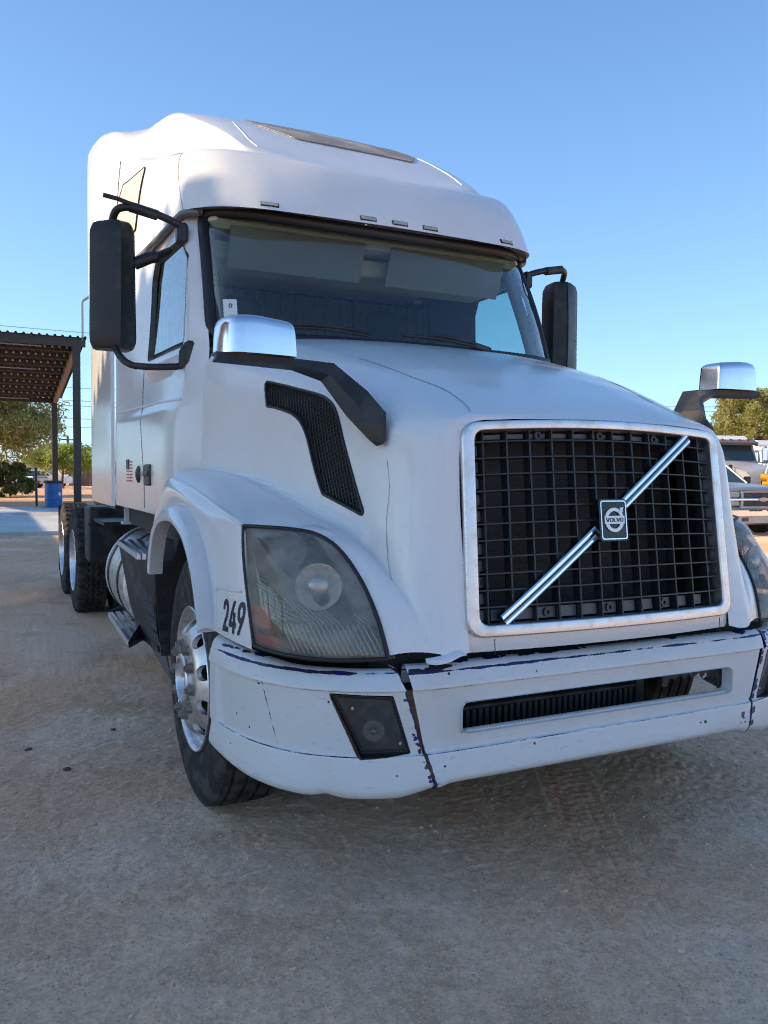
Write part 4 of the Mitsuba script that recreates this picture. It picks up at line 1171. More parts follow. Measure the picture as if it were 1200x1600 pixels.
def rear_wheel(side, y):
    w_ = free_key(TRUCK + '__rear_wheel')
    base = T().translate([-1.21, y, .495]) if side < 0 else T().translate([1.21, y, .495]) @ T().rotate([0, 0, 1], 180)
    for nm, m, mat, sm in (('tyre#r', tr_mesh, 'tread_rubber', 35), ('rim#r', dual_rim, 'aluminium', 30)):
        if nm not in wheel_src:
            wheel_src[nm] = mikit.ply(m, mat, smooth=sm)
        scene[free_key(w_ + '__' + nm.split('#')[0])] = {**wheel_src[nm], 'to_world': base}
    scene[free_key(w_ + '__inner_tyre')] = {**wheel_src['tyre#r'], 'to_world': base @ T().translate([.335, 0, 0])}
for y in (6.24, 7.56):
    rear_wheel(-1, y)
    rear_wheel(1, y)

# ------------------------------------------------------------------ chassis, steps, tanks
CH = put('chassis', join(box(-.46, -.36, .45, 8.6, .62, .92), box(.36, .46, .45, 8.6, .62, .92), box(-.36, .36, 2.5, 2.6, .65, .90), box(-.36, .36, 5.0, 5.1, .65, .90), box(-.36, .36, 8.5, 8.6, .65, .90),
                        box(-.62, .62, .95, 1.45, .42, .55), box(-.9, .9, 6.14, 6.34, .42, .58), box(-.9, .9, 7.46, 7.66, .42, .58)), 'dark_steel', smooth=False, parent=TRUCK)
put('engine_bay', join(box(-.74, .74, .30, 1.55, .80, 1.15), box(-.50, .30, .31, .42, .40, .80), box(-.36, .36, .5, 1.6, .55, .80), box(-.80, .80, .16, .28, .655, .775), box(-1.0, -.6, 1.85, 2.45, .40, 1.14), box(.6, 1.0, 1.85, 2.45, .40, 1.14), box(-1.10, 1.10, 1.70, 3.6, 1.02, 1.155),
                                box(-.78, -.74, .40, 1.9, .55, 1.30), box(.74, .78, .40, 1.9, .55, 1.30)), 'dark_inside', smooth=False, parent=TRUCK)
liner = sheet(np.array([[(-x_, 1.21 - .66 * math.cos(a), .52 + .645 * math.sin(a)) for a in np.linspace(.1, math.pi - .1, 40)] for x_ in (.72, 1.15)]))
put('wheel_liner', liner, 'dark_inside', smooth=True, parent=TRUCK)
put('wheel_liner', mirror(liner), 'dark_inside', smooth=True, parent=TRUCK)
# condenser seen through the bumper opening
cd = put('condenser', box(-.52, .29, .20, .23, .40, .72), 'dark_inside', smooth=False, parent=TRUCK)
put('fin', join(*[box(x, x + .006, .188, .20, .575, .70) for x in np.arange(-.50, .28, .014)], *[box(x, x + .014, .180, .20, .43, .555) for x in np.arange(-.50, .28, .026)]), 'radiator_metal', smooth=False, parent=cd, kind='stuff')
put('tank_rail', join(box(-.50, .28, .175, .20, .556, .572, .004), box(.28, .32, .17, .22, .40, .70, .006), tube([(-.53, .15, .60), (-.50, .17, .56), (-.54, .19, .50)], .014, 8)), 'dark_steel', smooth=30, parent=cd)
torn = extrude([(.30, .66), (.40, .66), (.60, .66), (.60, .56), (.585, .545), (.57, .60), (.55, .615), (.535, .60), (.52, .618), (.50, .595), (.488, .618), (.45, .60), (.43, .615), (.41, .60), (.39, .618), (.36, .603), (.335, .61), (.32, .58), (.30, .58)], .006)
torn = place(torn, np.array([[1, 0, 0, 0], [0, 0, 1, .06], [0, 1, 0, 0], [0, 0, 0, 1.0]]))
put('torn_shield', torn, 'dark_inside', smooth=False, parent=TRUCK, label='torn plastic shield inside the bumper opening')

for sx in (-1, 1):
    M = (lambda m: m) if sx < 0 else mirror
    # fuel tank
    tank = lathe([(0, -.030), (.20, -.028), (.30, -.018), (.325, -.004), (.330, .012), (.330, .76), (.322, .775), (.30, .79), (0, .80)], 64, 'y')
    tank.apply_translation([-.868, 3.04, .65])
    tk = put('fuel_tank', M(tank), 'aluminium', smooth=35, parent=TRUCK)
    def strap(y):
        s_ = lathe([(.331, 0), (.336, 0), (.336, .05), (.331, .05)], 64, 'y')
        s_.apply_translation([-.868, y, .65])
        return s_
    put('strap', M(strap(3.22)), 'dark_steel', smooth=30, parent=tk)
    put('strap', M(strap(3.66)), 'dark_steel', smooth=30, parent=tk)
    cap_r = lathe([(.331, 0), (.335, .0), (.335, .05), (.331, .05)], 64, 'y')
    cap_r.apply_translation([-.868, 3.76, .65])
    put('tank_rim', M(cap_r), 'brushed', smooth=30, parent=tk)
    tcap = trimesh.creation.cylinder(.055, .05, sections=24)
    tcap.apply_translation([-.80, 3.40, .985])
    put('filler_cap', M(tcap), 'dark_steel', smooth=30, parent=tk)
    # steps
    sk = put('step_bracket', M(join(solid_panel([(-1.205, 3.12, .905), (-1.165, 2.97, .56), (-1.13, 2.78, .37), (-1.10, 2.40, .36), (-1.17, 2.12, .90)], (.012, 0, 0)), solid_panel([(-1.17, 2.12, .90), (-1.10, 2.30, .36), (-.70, 2.20, .36), (-.70, 2.05, .90)], (0, .012, 0)))), 'dark_steel', smooth=False, parent=TRUCK)
    def plank(p0, p1, p2, p3, z, th=.03):
        return solid_panel([(*p0, z), (*p1, z), (*p2, z), (*p3, z)], (0, 0, -th))
    def lerp(a, b, t):
        return np.array(a) * (1 - t) + np.array(b) * t
    def step(nm, o0, o1, i1, i0, z, n):
        st_k = put(nm, M(join(*[plank(lerp(o0, i0, k / n + .01), lerp(o1, i1, k / n + .01), lerp(o1, i1, (k + .72) / n), lerp(o0, i0, (k + .72) / n), z, .028) for k in range(n)])), 'brushed', smooth=False, parent=TRUCK, label='aluminium tread step below the door')
        teeth = []
        for k in range(n):
            for t in np.linspace(.04, .96, 46):
                a_, b_ = lerp(lerp(o0, i0, (k + .1) / n), lerp(o1, i1, (k + .1) / n), t), lerp(lerp(o0, i0, (k + .62) / n), lerp(o1, i1, (k + .62) / n), t)
                teeth.append(tube([(*a_, z + .001), (*b_, z + .001)], .0035, 4))
        put('tread_ridge', M(join(*teeth)), 'aluminium', smooth=True, parent=st_k, kind='stuff')
        return st_k
    step('upper_step', (-1.213, 3.12), (-1.243, 2.20), (-1.165, 2.16), (-1.04, 3.22), .930, 3)
    step('lower_step', (-1.215, 3.603), (-1.236, 2.555), (-1.09, 2.86), (-1.065, 3.653), .400, 3)
    put('step_side', M(solid_panel([(-1.238, 2.548, .398), (-1.23, 2.56, .362), (-1.075, 2.86, .352), (-1.085, 2.86, .50)], (0.004, .012, 0))), 'dark_steel', smooth=False, parent=sk)
    put('step_side', M(solid_panel([(-1.215, 3.61, .398), (-1.215, 3.615, .365), (-1.06, 3.665, .36), (-1.065, 3.66, .46)], (0, .012, 0))), 'dark_steel', smooth=False, parent=sk)
    slots = []
    for r_ in range(4):
        for k in range(17):
            y0 = 2.28 + k * .036
            z0 = .42 + r_ * .082
            if z0 < .42 + (1 - abs(y0 - 2.50) / .42) * .36:
                f_z = lambda z: -1.10 - (z - .36) * .155 - (y0 - 2.4) * .02
                slots.append(solid_panel([(f_z(z0) - .010, y0, z0), (f_z(z0) - .010, y0 + .012, z0), (f_z(z0 + .062) - .010, y0 + .026, z0 + .062), (f_z(z0 + .062) - .010, y0 + .014, z0 + .062)], (.006, 0, 0)))
    put('grip_slot', M(join(*slots)), 'grey_flap', smooth=False, parent=sk, kind='stuff')
    put('skirt_flap', M(solid_panel([(-1.10, 2.72, .36), (-1.075, 2.30, .36), (-1.05, 2.26, .21)], (.008, .004, 0))), 'grey_flap', smooth=False, parent=sk)
    # silver bracket under the sleeper, deck box ahead of the drive wheels
    bk_ = put('sleeper_bracket', M(join(box(-1.13, -.85, 3.40, 3.42, 1.03, 1.14), box(-1.15, -.82, 3.34, 3.42, 1.015, 1.032))), 'white_paint', smooth=False, parent=TRUCK)
    put('deck_box', M(join(box(-1.155, -.44, 5.30, 5.66, .56, 1.05, .015), box(-1.165, -.44, 5.27, 5.30, .888, .915, .004), box(-1.12, -.44, 4.55, 5.30, .93, .96))), 'dark_steel', smooth=25, parent=TRUCK)
    put('mud_flap', M(box(-1.19, -.60, 8.25, 8.27, .18, .95)), 'rubber', smooth=False, parent=TRUCK)
    put('sleeper_floor', M(box(-1.18, 0, 3.45, 4.70, 1.11, 1.14)), 'dark_steel', smooth=False, parent=TRUCK)
put('fifth_wheel', join(box(-.45, .45, 6.5, 7.3, 1.02, 1.06, .02), box(-.40, .40, 6.7, 7.1, .90, 1.02)), 'dark_steel', smooth=30, parent=TRUCK)
# ------------------------------------------------------------------ ground
def sand_fn(p, n, uv):
    x, y = p[0], p[1]
    big = fbm(x * .35, y * .35, 0, 3)
    mid = fbm(x * 2.1 + 7, y * 2.1, 0, 4)
    fine = fbm(x * 46, y * 46, 0, 4)
    c = mix((0.61, 0.355, 0.215), (0.71, 0.445, 0.29), smoothstep(0.3, 0.7, big * .5 + mid * .5))
    c = mix(c, (0.74, 0.52, 0.375), smoothstep(.52, .72, fbm(x * 1.3 + 31, y * 1.3, 0, 5)) * .75)
    c = mix(c, (0.47, 0.28, 0.165), smoothstep(.58, .74, fbm(x * 3.1 + 3, y * 3.1 + 9, 0, 5)) * .5)
    c = c * (0.62 + 0.40 * fine + .36 * fbm(x * 150, y * 150, 0, 2))
    d, d2, r = voronoi(x * 90, y * 90)
    peb = smoothstep(.34, .20, d) * smoothstep(.55, .60, r)
    c = mix(c, mix((0.40, 0.25, 0.15), (0.76, 0.54, 0.39), smoothstep(.66, .76, r)), peb * .7)
    e, e2, r2 = voronoi(x * 37 + 5 + fine * .6, y * 37)
    peb2 = smoothstep(.20, .11, e) * smoothstep(.87, .89, r2)
    return mix(c, mix((0.34, 0.215, 0.13), (0.74, 0.53, 0.38), smoothstep(.94, .97, r2)), peb2 * .7)
def sand_bump(p, n, uv):
    x, y = p[0], p[1]
    d, d2, r = voronoi(x * 55, y * 55)
    return 0.0075 * fbm(x * 60, y * 60, 0, 4) + .0045 * smoothstep(.30, .05, d) * smoothstep(.6, .75, r)
scene['sand'] = two({'type': 'bumpmap', 'arbitrary': proc(sand_bump, eps=.002), 'scale': 1.0, 'bsdf': prin(proc(sand_fn), 0.95, specular=0.15)})

def grow(a, b, first, ratio, far):
    left, right, s = [], [], first
    x = b
    while x < far:
        x += s; s *= ratio; right.append(x)
    x, s = a, first
    while x > -far:
        x -= s; s *= ratio; left.append(x)
    return left[::-1], right
lx, rx = grow(-3.6, 4.2, .014, 1.11, 2500)
ly, ry = grow(-2.2, 2.6, .014, 1.10, 2500)
gx = np.r_[lx, np.arange(-3.6, 4.2001, .014), rx]
gy = np.r_[ly, np.arange(-2.2, 2.6001, .014), ry]
GXX, GYY = np.meshgrid(gx, gy, indexing='ij')
P2 = np.stack([GXX, GYY, GXX * 0], -1)
dist = np.hypot(GXX - 0, GYY - 1)
near = np.clip(1 - (dist - 6) / 10, 0, 1)
hz = (meshkit.fbm(P2 * 1.3, 4, 3) - .5) * .045 + (meshkit.fbm(P2 * 9, 4, 5) - .5) * .016
fine_ = np.clip(1 - (dist - 3.5) / 3, 0, 1)
hz += (meshkit.noise(P2 * 38, 8) - .5) * .006 * fine_ + np.maximum(0, meshkit.noise(P2 * 24, 12) - .80) * .035 * fine_
def track(pts, width, depth, pitch, seed):
    """rut with pressed lug marks along the path"""
    global hz
    q = curve(np.c_[np.array(pts), np.zeros(len(pts))], 200)[:, :2]
    s = np.r_[0, np.cumsum(np.linalg.norm(np.diff(q, axis=0), axis=1))]
    sel = (GXX > q[:, 0].min() - .5) & (GXX < q[:, 0].max() + .5) & (GYY > q[:, 1].min() - .5) & (GYY < q[:, 1].max() + .5)
    pp = np.c_[GXX[sel], GYY[sel]]
    d, i = cKDTree(q).query(pp)
    t = np.gradient(q, axis=0); t /= np.linalg.norm(t, axis=1, keepdims=True)
    lat = ((pp - q[i]) * np.c_[-t[i][:, 1], t[i][:, 0]]).sum(1)
    along = s[i] + ((pp - q[i]) * t[i]).sum(1)
    rut = np.clip((width - np.abs(lat)) / .02, 0, 1)
    rid = np.exp(-((np.abs(lat) - width - .012) / .014) ** 2)
    lug = .5 + .5 * np.tanh(2.2 * np.sin(along / pitch * 2 * np.pi + np.sign(lat) * 1.5 + np.abs(lat) * 30))
    fade = np.clip(np.minimum(along, s[-1] - along) / .35, 0, 1) * (.45 + .8 * meshkit.noise(np.c_[pp * 1.7, pp[:, :1] * 0], seed))
    groove = np.exp(-((np.abs(lat) - width * .5) / .008) ** 2)
    hz[sel] += fade * (-depth * .30 * rut + rid * depth * .6 + lug * rut * depth * .75 - groove * depth * .5)
track([(.56, 1.06), (.455, .865), (.20, .40), (.03, .096), (-.255, -.431), (-.40, -.70)], .11, .009, .052, 2)
track([(.10, 1.28), (.055, 1.19), (-.25, .55), (-.501, -.002), (-.739, -.458), (-.86, -.7)], .09, .006, .05, 4)
track([(.80, 1.25), (.957, .683), (1.043, .216), (1.06, -.1)], .10, .008, .055, 6)
track([(-.70, .75), (-.833, .495), (-.93, .25)], .06, .010, .06, 9)
track([(.62, 1.0), (.80, .45), (.86, .0), (.80, -.4)], .08, .007, .05, 11)
hz *= near
hz -= np.exp(-((GXX + 1.03) / .17) ** 4) * np.exp(-((GYY - 1.21) / .2) ** 4) * (hz + .001)
ground = sheet(np.stack([GXX, GYY, hz], -1))
put('ground', ground, 'sand', smooth=True, label='dry sandy yard with tyre tracks and grit', kind='structure')
# loose grit and pebbles
def pebble(r, seed):
    m = trimesh.creation.icosphere(1, 1.0)
    v = np.array(m.vertices)
    v *= 1 + .35 * (meshkit.noise(v * 1.7 + seed * 9.1, seed) - .5)[:, None] * 2
    return mesh_of(v * np.array([1, .8, .55]) * r, m.faces)
protos = [pebble(1, s) for s in range(8)]
def gz(x, y):
    i = np.clip(np.searchsorted(gx, x), 0, len(gx) - 1)
    j = np.clip(np.searchsorted(gy, y), 0, len(gy) - 1)
    return hz[i, j]
gp_, gl_ = [], []
for k in range(4200):
    x, y = rng.uniform(-3.4, 4.0), rng.uniform(-1.4, 6.5)
    if rng.random() < .5:
        x, y = rng.uniform(-2.3, 1.6), rng.uniform(-.95, 1.2)
    r = .0022 + .0045 * rng.random() ** 4 * 1.6
    m = protos[k % 8].copy()
    a = rng.uniform(0, 6.28)
    R_ = np.array([[math.cos(a), -math.sin(a), 0], [math.sin(a), math.cos(a), 0], [0, 0, 1]])
    v = np.array(m.vertices) * r @ R_.T + [x, y, gz(x, y) + r * .15]
    (gp_ if rng.random() < .8 else gl_).append(mesh_of(v, m.faces))
scene['stone_grey'] = two(prin((0.50, 0.33, 0.22), 0.9))
scene['far_glass'] = two(prin((0.045, 0.065, 0.068), 0.12, specular=0.5))
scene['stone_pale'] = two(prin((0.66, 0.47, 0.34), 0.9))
scene['stone_dark'] = two(prin((0.12, 0.09, 0.07), 0.85))
put('grit', join(*gp_), 'stone_grey', smooth=60, label='loose grit scattered on the sandy ground', cat='grit', kind='stuff')
put('grit', join(*gl_), 'stone_pale', smooth=60, label='pale small pebbles scattered on the sandy ground', cat='grit', kind='stuff')
for (x, y, r, m_, lb) in ((-.165, -.50, .013, 'stone_pale', 'pale flat stone on the ground at the lower right'), (-1.63, 1.70, .017, 'stone_dark', 'dark clod of earth left of the front wheel, nearest the camera'), (-1.772, 2.10, .018, 'stone_dark', 'dark twig-like clod at the left edge of the yard'),
                          (-1.36, 2.25, .015, 'stone_dark', 'small dark clod close beside the front tyre'), (-.78, -.20, .012, 'stone_grey', 'round grey pebble low in the middle of the ground'), (-.55, -.38, .010, 'stone_grey', 'small grey pebble right of the round one')):
    v = np.array(protos[int(r * 1000) % 8].vertices) * r + [x, y, gz(x, y) + r * .25]
    put('stone', mesh_of(v, protos[int(r * 1000) % 8].faces), m_, smooth=60, label=lb, cat='stone')

# concrete apron
def conc_fn(p, n, uv):
    g = fbm(p[0] * .9, p[1] * .9, 0, 4)
    s = smoothstep(.52, .66, fbm(p[0] * .45 + 8, p[1] * .25, 0, 4))
    c = mix((0.40, 0.395, 0.38), (0.52, 0.515, 0.50), g)
    return mix(c, (0.27, 0.265, 0.255), s * .6) * (0.9 + .2 * fbm(p[0] * 12, p[1] * 12, 0, 3))
scene['concrete'] = two(prin(proc(conc_fn), 0.85, specular=.3))
apron = put('concrete_apron', box(-16, 4.5, 16.4, 29.2, -.05, .085, .01), 'concrete', smooth=False, label='pale concrete apron under the carport', kind='structure')
for k, y in enumerate((20.6, 24.9)):
    put('joint', box(-16, 4.5, y, y + .02, .084, .087), 'stone_grey', smooth=False, parent=apron)
put('kerb_lip', box(-16, 4.5, 29.2, 29.32, -.05, .10, .01), 'stone_pale', smooth=False, parent=apron)

# ------------------------------------------------------------------ open carport behind the truck
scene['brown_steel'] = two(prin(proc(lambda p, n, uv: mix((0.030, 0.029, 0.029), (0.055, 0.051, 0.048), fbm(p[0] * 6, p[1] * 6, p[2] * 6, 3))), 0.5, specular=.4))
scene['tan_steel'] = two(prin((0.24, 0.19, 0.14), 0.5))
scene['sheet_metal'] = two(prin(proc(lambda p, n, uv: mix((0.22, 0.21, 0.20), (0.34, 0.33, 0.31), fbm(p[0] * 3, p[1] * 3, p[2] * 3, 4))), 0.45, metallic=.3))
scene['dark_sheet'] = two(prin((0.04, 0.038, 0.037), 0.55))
scene['galvanised'] = two(prin((0.34, 0.36, 0.38), 0.4, metallic=.5))
CP = thing('carport', 'open brown steel carport with corrugated roof behind the truck, left', 'carport')
def roof_z(y):
    return 6.05 - (y - 28.8) * (1.20 / 10.9)
Y0, Y1, XR, XL = 28.8, 39.9, 1.02, -11.0
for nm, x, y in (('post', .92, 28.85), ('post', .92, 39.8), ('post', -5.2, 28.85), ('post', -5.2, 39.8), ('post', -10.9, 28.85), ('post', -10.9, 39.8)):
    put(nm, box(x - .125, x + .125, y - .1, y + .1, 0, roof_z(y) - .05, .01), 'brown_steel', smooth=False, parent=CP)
def slab(x0, x1, y0, y1, z0off, z1off):
    return hull([(x, y, roof_z(y) + o) for x in (x0, x1) for y in (y0, y1) for o in (z0off, z1off)])
put('front_beam', box(XL, XR + .2, Y0 - .06, Y0 + .02, roof_z(Y0) - .28, roof_z(Y0) + .02), 'brown_steel', smooth=False, parent=CP)
put('rear_beam', box(XL, XR, Y1 - .04, Y1 + .06, roof_z(Y1) - .22, roof_z(Y1) + .0), 'brown_steel', smooth=False, parent=CP)
put('side_beam', slab(XR - .16, XR + .02, Y0 + .02, Y1, -.26, -.02), 'tan_steel', smooth=False, parent=CP, label='tan side beam of the carport roof')
put('side_beam', slab(XL, XL + .15, Y0 + .02, Y1, -.26, -.02), 'tan_steel', smooth=False, parent=CP)
for k in range(1, 9):
    y = Y0 + (Y1 - Y0) * k / 9
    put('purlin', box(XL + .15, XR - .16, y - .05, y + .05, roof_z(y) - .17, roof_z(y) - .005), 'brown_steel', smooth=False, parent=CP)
xs = []
x = XL
while x < XR + .1:
    for dx, h in ((0, 0), (.15, 0), (.17, .055), (.23, .055), (.25, 0)):
        xs.append((x + dx, h))
    x += .25
xs = np.array(xs)
per = 20
for a in range(0, len(xs) - 1, per):
    q = xs[a:a + per + 1]
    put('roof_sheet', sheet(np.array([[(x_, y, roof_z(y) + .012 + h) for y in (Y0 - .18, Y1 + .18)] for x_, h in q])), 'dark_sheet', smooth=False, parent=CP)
dots = []  # pale blocks stand in for daylight leaking between ribs and purlins
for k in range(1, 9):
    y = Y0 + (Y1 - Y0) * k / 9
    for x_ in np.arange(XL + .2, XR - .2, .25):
        dots.append(box(x_ - .035, x_ + .035, y - .075, y - .052, roof_z(y) - .07, roof_z(y) - .005))
put('light_dot', join(*dots), 'stone_pale', smooth=False, parent=CP, kind='stuff')
for k in (0, 3, 8):
    y = Y0 + .5 + (Y1 - Y0) * k / 9
    put('conduit', tube([(XL + .5, y, roof_z(y) - .20), (-.2, y, roof_z(y) - .20)], .035, 6), 'galvanised', parent=CP)
put('lamp_pipe', tube([(1.12, 28.78, 6.0), (1.12, 28.78, 7.35), (1.14, 28.78, 7.40), (1.30, 28.74, 7.52), (1.6, 28.7, 7.75)], .045, 8), 'galvanised', parent=CP, label='thin pipe rising from the carport corner')

# blue drum
DR = thing('drum', 'blue plastic drum with a black lid on the concrete apron', 'barrel')
scene['drum_blue'] = two(prin((0.012, 0.11, 0.36), 0.38, specular=.5))
dprof = [(0, .0), (.27, .0), (.285, .02), (.285, .26), (.297, .28), (.297, .30), (.285, .32), (.285, .56), (.297, .58), (.297, .60), (.285, .62), (.285, .84), (.27, .86), (0, .86)]
dm_ = lathe(dprof, 40, 'z'); dm_.apply_translation([.10, 28.6, .086])
put('shell', dm_, 'drum_blue', smooth=35, parent=DR)
dl_ = lathe([(0, .85), (.30, .85), (.325, .87), (.325, .925), (.30, .94), (0, .945)], 40, 'z'); dl_.apply_translation([.10, 28.6, .086])
put('lid', dl_, 'black_plastic', smooth=35, parent=DR)
put('label', sheet(np.array([[(.10 + .2865 * math.sin(a), 28.6 - .2865 * math.cos(a), .086 + z) for z in (.42, .54)] for a in np.linspace(.55, .95, 8)])), 'label_paper', smooth=False, parent=DR)
put('steel_post', join(tube([(-.30, 31.6, -.05), (-.32, 31.6, 1.42)], .045, 8), tube([(-.32, 31.6, 1.42), (-.32, 31.6, 1.47)], .058, 8)), 'dark_steel', smooth=30, label='thin dark steel post standing left of the blue drum', cat='post')

# ------------------------------------------------------------------ trees
def leaf_mat(name, a, b, tr):
    scene[name] = {'type': 'principledthin', 'base_color': proc(lambda p, n, uv: mix(a, b, cell_rand(p[0] * 2.2, p[1] * 2.2, p[2] * 2.2) * .6 + .4 * noise(p[0] * .9, p[1] * .9, p[2] * .9))), 'roughness': .6, 'diff_trans': tr}
leaf_mat('leaf_olive', (0.30, 0.30, 0.10), (0.48, 0.45, 0.18), 1.1)
leaf_mat('leaf_green', (0.24, 0.32, 0.07), (0.42, 0.48, 0.14), 1.1)
leaf_mat('leaf_dark', (0.12, 0.145, 0.06), (0.22, 0.24, 0.09), .9)
leaf_mat('leaf_dry', (0.16, 0.13, 0.07), (0.24, 0.20, 0.11), .5)
scene['bark'] = two(prin(proc(lambda p, n, uv: mix((0.09, 0.07, 0.05), (0.19, 0.16, 0.125), fbm(p[0] * 9, p[1] * 9, p[2] * 3, 4))), 0.9))
def leaves(C, R, n, size, g, drop=0.0, squash=1.0):
    """leaf blades in clumps: C clump centres (k,3), R radii"""
    k = g.integers(0, len(C), n)
    d = g.normal(size=(n, 3)); d /= np.linalg.norm(d, axis=1, keepdims=True)
    p = C[k] + d * (R[k] * g.random(n) ** .45)[:, None] * [1, 1, squash]
    a = g.normal(size=(n, 3)); a[:, 2] -= drop; a /= np.linalg.norm(a, axis=1, keepdims=True)
    b = np.cross(a, g.normal(size=(n, 3))); b /= np.linalg.norm(b, axis=1, keepdims=True)
    s = size * (.6 + .8 * g.random(n))[:, None]
    v = np.stack([p - a * s, p + b * s * .32, p + a * s, p - b * s * .32], 1).reshape(-1, 3)
    i = np.arange(n)[:, None] * 4
    return mesh_of(v, np.vstack([i + [0, 1, 2], i + [0, 2, 3]]))
def tree(name, label, x, y, h, rad, leaf, seed, trunk_h=.35, n_leaf=9000, clumps=60, size=.12, lean=0.0, squash=.8, drop=.4, group=None, z0=0.0, cat='tree'):
    g = np.random.default_rng(seed)
    t = thing(name, label, cat, group)
    tr = .018 * h + .05
    top = np.array([x + lean, y, z0 + h * .8])
    spine = curve([(x, y, z0 - .1), (x + lean * .2 + g.normal() * .1, y, z0 + h * trunk_h * .6), (x + lean * .5, y + g.normal() * .1, z0 + h * .5), top], 14)
    limbs, C = [tube(spine, np.linspace(tr, tr * .2, 14), 8)], []
    for k in range(clumps):
        a, e = g.uniform(0, 6.283), g.uniform(-.5, 1.0)
        rr = rad * (.35 + .65 * g.random())
        ctr = np.array([x + lean * .6, y, z0 + h * (trunk_h + 1) / 2])
        c = ctr + np.array([math.cos(a) * math.cos(e) * rr, math.sin(a) * math.cos(e) * rr, math.sin(e) * h * (1 - trunk_h) / 2 * (.5 + .5 * g.random())])
        C.append(c)
        if k % 3 == 0:
            s = spine[int(g.integers(5, 12))]
            mid = s * .5 + c * .5 + g.normal(size=3) * rad * .08 + [0, 0, rad * .06]
            limbs.append(tube(curve([s, mid, c], 8), np.linspace(tr * .35, tr * .06, 8), 5))
    C = np.array(C)
    R = rad * g.uniform(.16, .34, len(C))
    put('trunk', join(*limbs), 'bark', smooth=40, parent=t)
    put('crown', leaves(C, R, n_leaf, size, g, drop, squash), leaf, smooth=False, parent=t)
    return t
tree('shade_tree', 'large olive green tree with loose drooping leaves behind the carport', -2.4, 46.5, 7.6, 4.0, 'leaf_olive', 3, trunk_h=.04, n_leaf=30000, clumps=130, size=.13, lean=.3)
tree('shade_tree', 'dark green bushy shrub under the large olive tree, left', -.9, 44.6, 2.0, 1.1, 'leaf_dark', 4, trunk_h=-.35, n_leaf=6500, clumps=44, size=.10)
tree('shade_tree', 'bright green roundish tree in the gap behind the blue drum', 3.3, 66, 3.6, 3.0, 'leaf_green', 5, trunk_h=.22, n_leaf=7000, clumps=60, size=.16)
tree('shade_tree', 'bright green tree between the carport posts further back', 6.2, 82, 3.9, 2.8, 'leaf_green', 6, trunk_h=.25, n_leaf=5000, clumps=50, size=.18)
tree('shade_tree', 'yellow green bush low at the left edge of the photo', -2.9, 44.0, 2.0, 1.2, 'leaf_green', 12, trunk_h=-.35, n_leaf=4000, clumps=30, size=.10)
tree('shade_tree', 'bare twiggy tree beside the far house roof', 11.0, 100, 5.0, 1.6, 'leaf_dry', 7, trunk_h=.3, n_leaf=350, clumps=36, size=.10)
tree('right_tree', 'tall olive green tree above the parked trucks on the right', 50.8, 41.5, 9.0, 3.4, 'leaf_olive', 8, trunk_h=.2, n_leaf=16000, clumps=90, size=.16)
tree('right_tree', 'tall tree at the right edge of the photo behind the white truck', 54.5, 38.5, 9.6, 3.6, 'leaf_green', 9, trunk_h=.2, n_leaf=14000, clumps=80, size=.17)
tree('right_tree', 'low spreading tree behind the grey truck visor', 45.6, 43.5, 5.0, 2.8, 'leaf_olive', 10, trunk_h=.1, n_leaf=11000, clumps=70, size=.15)
tree('right_tree', 'low bushy tree between the taller right trees', 49.6, 44.6, 5.4, 3.0, 'leaf_green', 11, trunk_h=.1, n_leaf=11000, clumps=70, size=.15)

# ------------------------------------------------------------------ far houses, cars, poles and wires
scene['plaster'] = two(prin(proc(lambda p, n, uv: mix((0.50, 0.44, 0.35), (0.60, 0.54, 0.44), fbm(p[0] * .8, p[1] * .8, p[2] * .8, 4))), 0.85))
scene['white_wall'] = two(prin((0.62, 0.62, 0.60), 0.8))
scene['grey_wall'] = two(prin((0.20, 0.20, 0.20), 0.8))
scene['wood_brown'] = two(prin(proc(lambda p, n, uv: mix((0.12, 0.075, 0.05), (0.22, 0.15, 0.10), noise(p[0] * 6, p[1] * 6, p[2]))), 0.85))
scene['roof_pale'] = two(prin((0.60, 0.56, 0.46), 0.7))
HS = thing('far_house', 'low grey house with a pale pitched roof far behind the carport', 'house')
hx0, hy0 = 9.6, 94.0
put('wall', box(hx0 - 2.9, hx0 + 6, hy0, hy0 + 8, -.1, 2.2), 'grey_wall', smooth=False, parent=HS)
put('roof', hull([(hx0 - 3.4, hy0 - .8, 2.15), (hx0 + 6.4, hy0 - .8, 2.15), (hx0 - 2.0, hy0 + 3.5, 3.7), (hx0 + 5.5, hy0 + 3.5, 3.7), (hx0 - 3.4, hy0 + 8.6, 2.15), (hx0 + 6.4, hy0 + 8.6, 2.15)]), 'roof_pale', smooth=False, parent=HS)
for x in (hx0 - .6, hx0 + 2.0):
    wk_ = put('window', box(x, x + 1.2, hy0 - .05, hy0 + .02, .7, 1.7), 'red_paint', smooth=False, parent=HS)
    put('pane', box(x + .1, x + 1.1, hy0 - .07, hy0 - .05, .8, 1.6), 'far_glass', smooth=False, parent=wk_)
SH = thing('plank_fence', 'brown upright plank fence far behind the blue drum', 'fence')
for k in range(14):
    put('plank', box(4.7 + k * .16, 4.7 + k * .16 + .145, 78, 78.03 + .02 * (k % 2), -.05, 1.75 + .12 * math.sin(k * 2.3)), 'wood_brown', smooth=False, parent=SH)
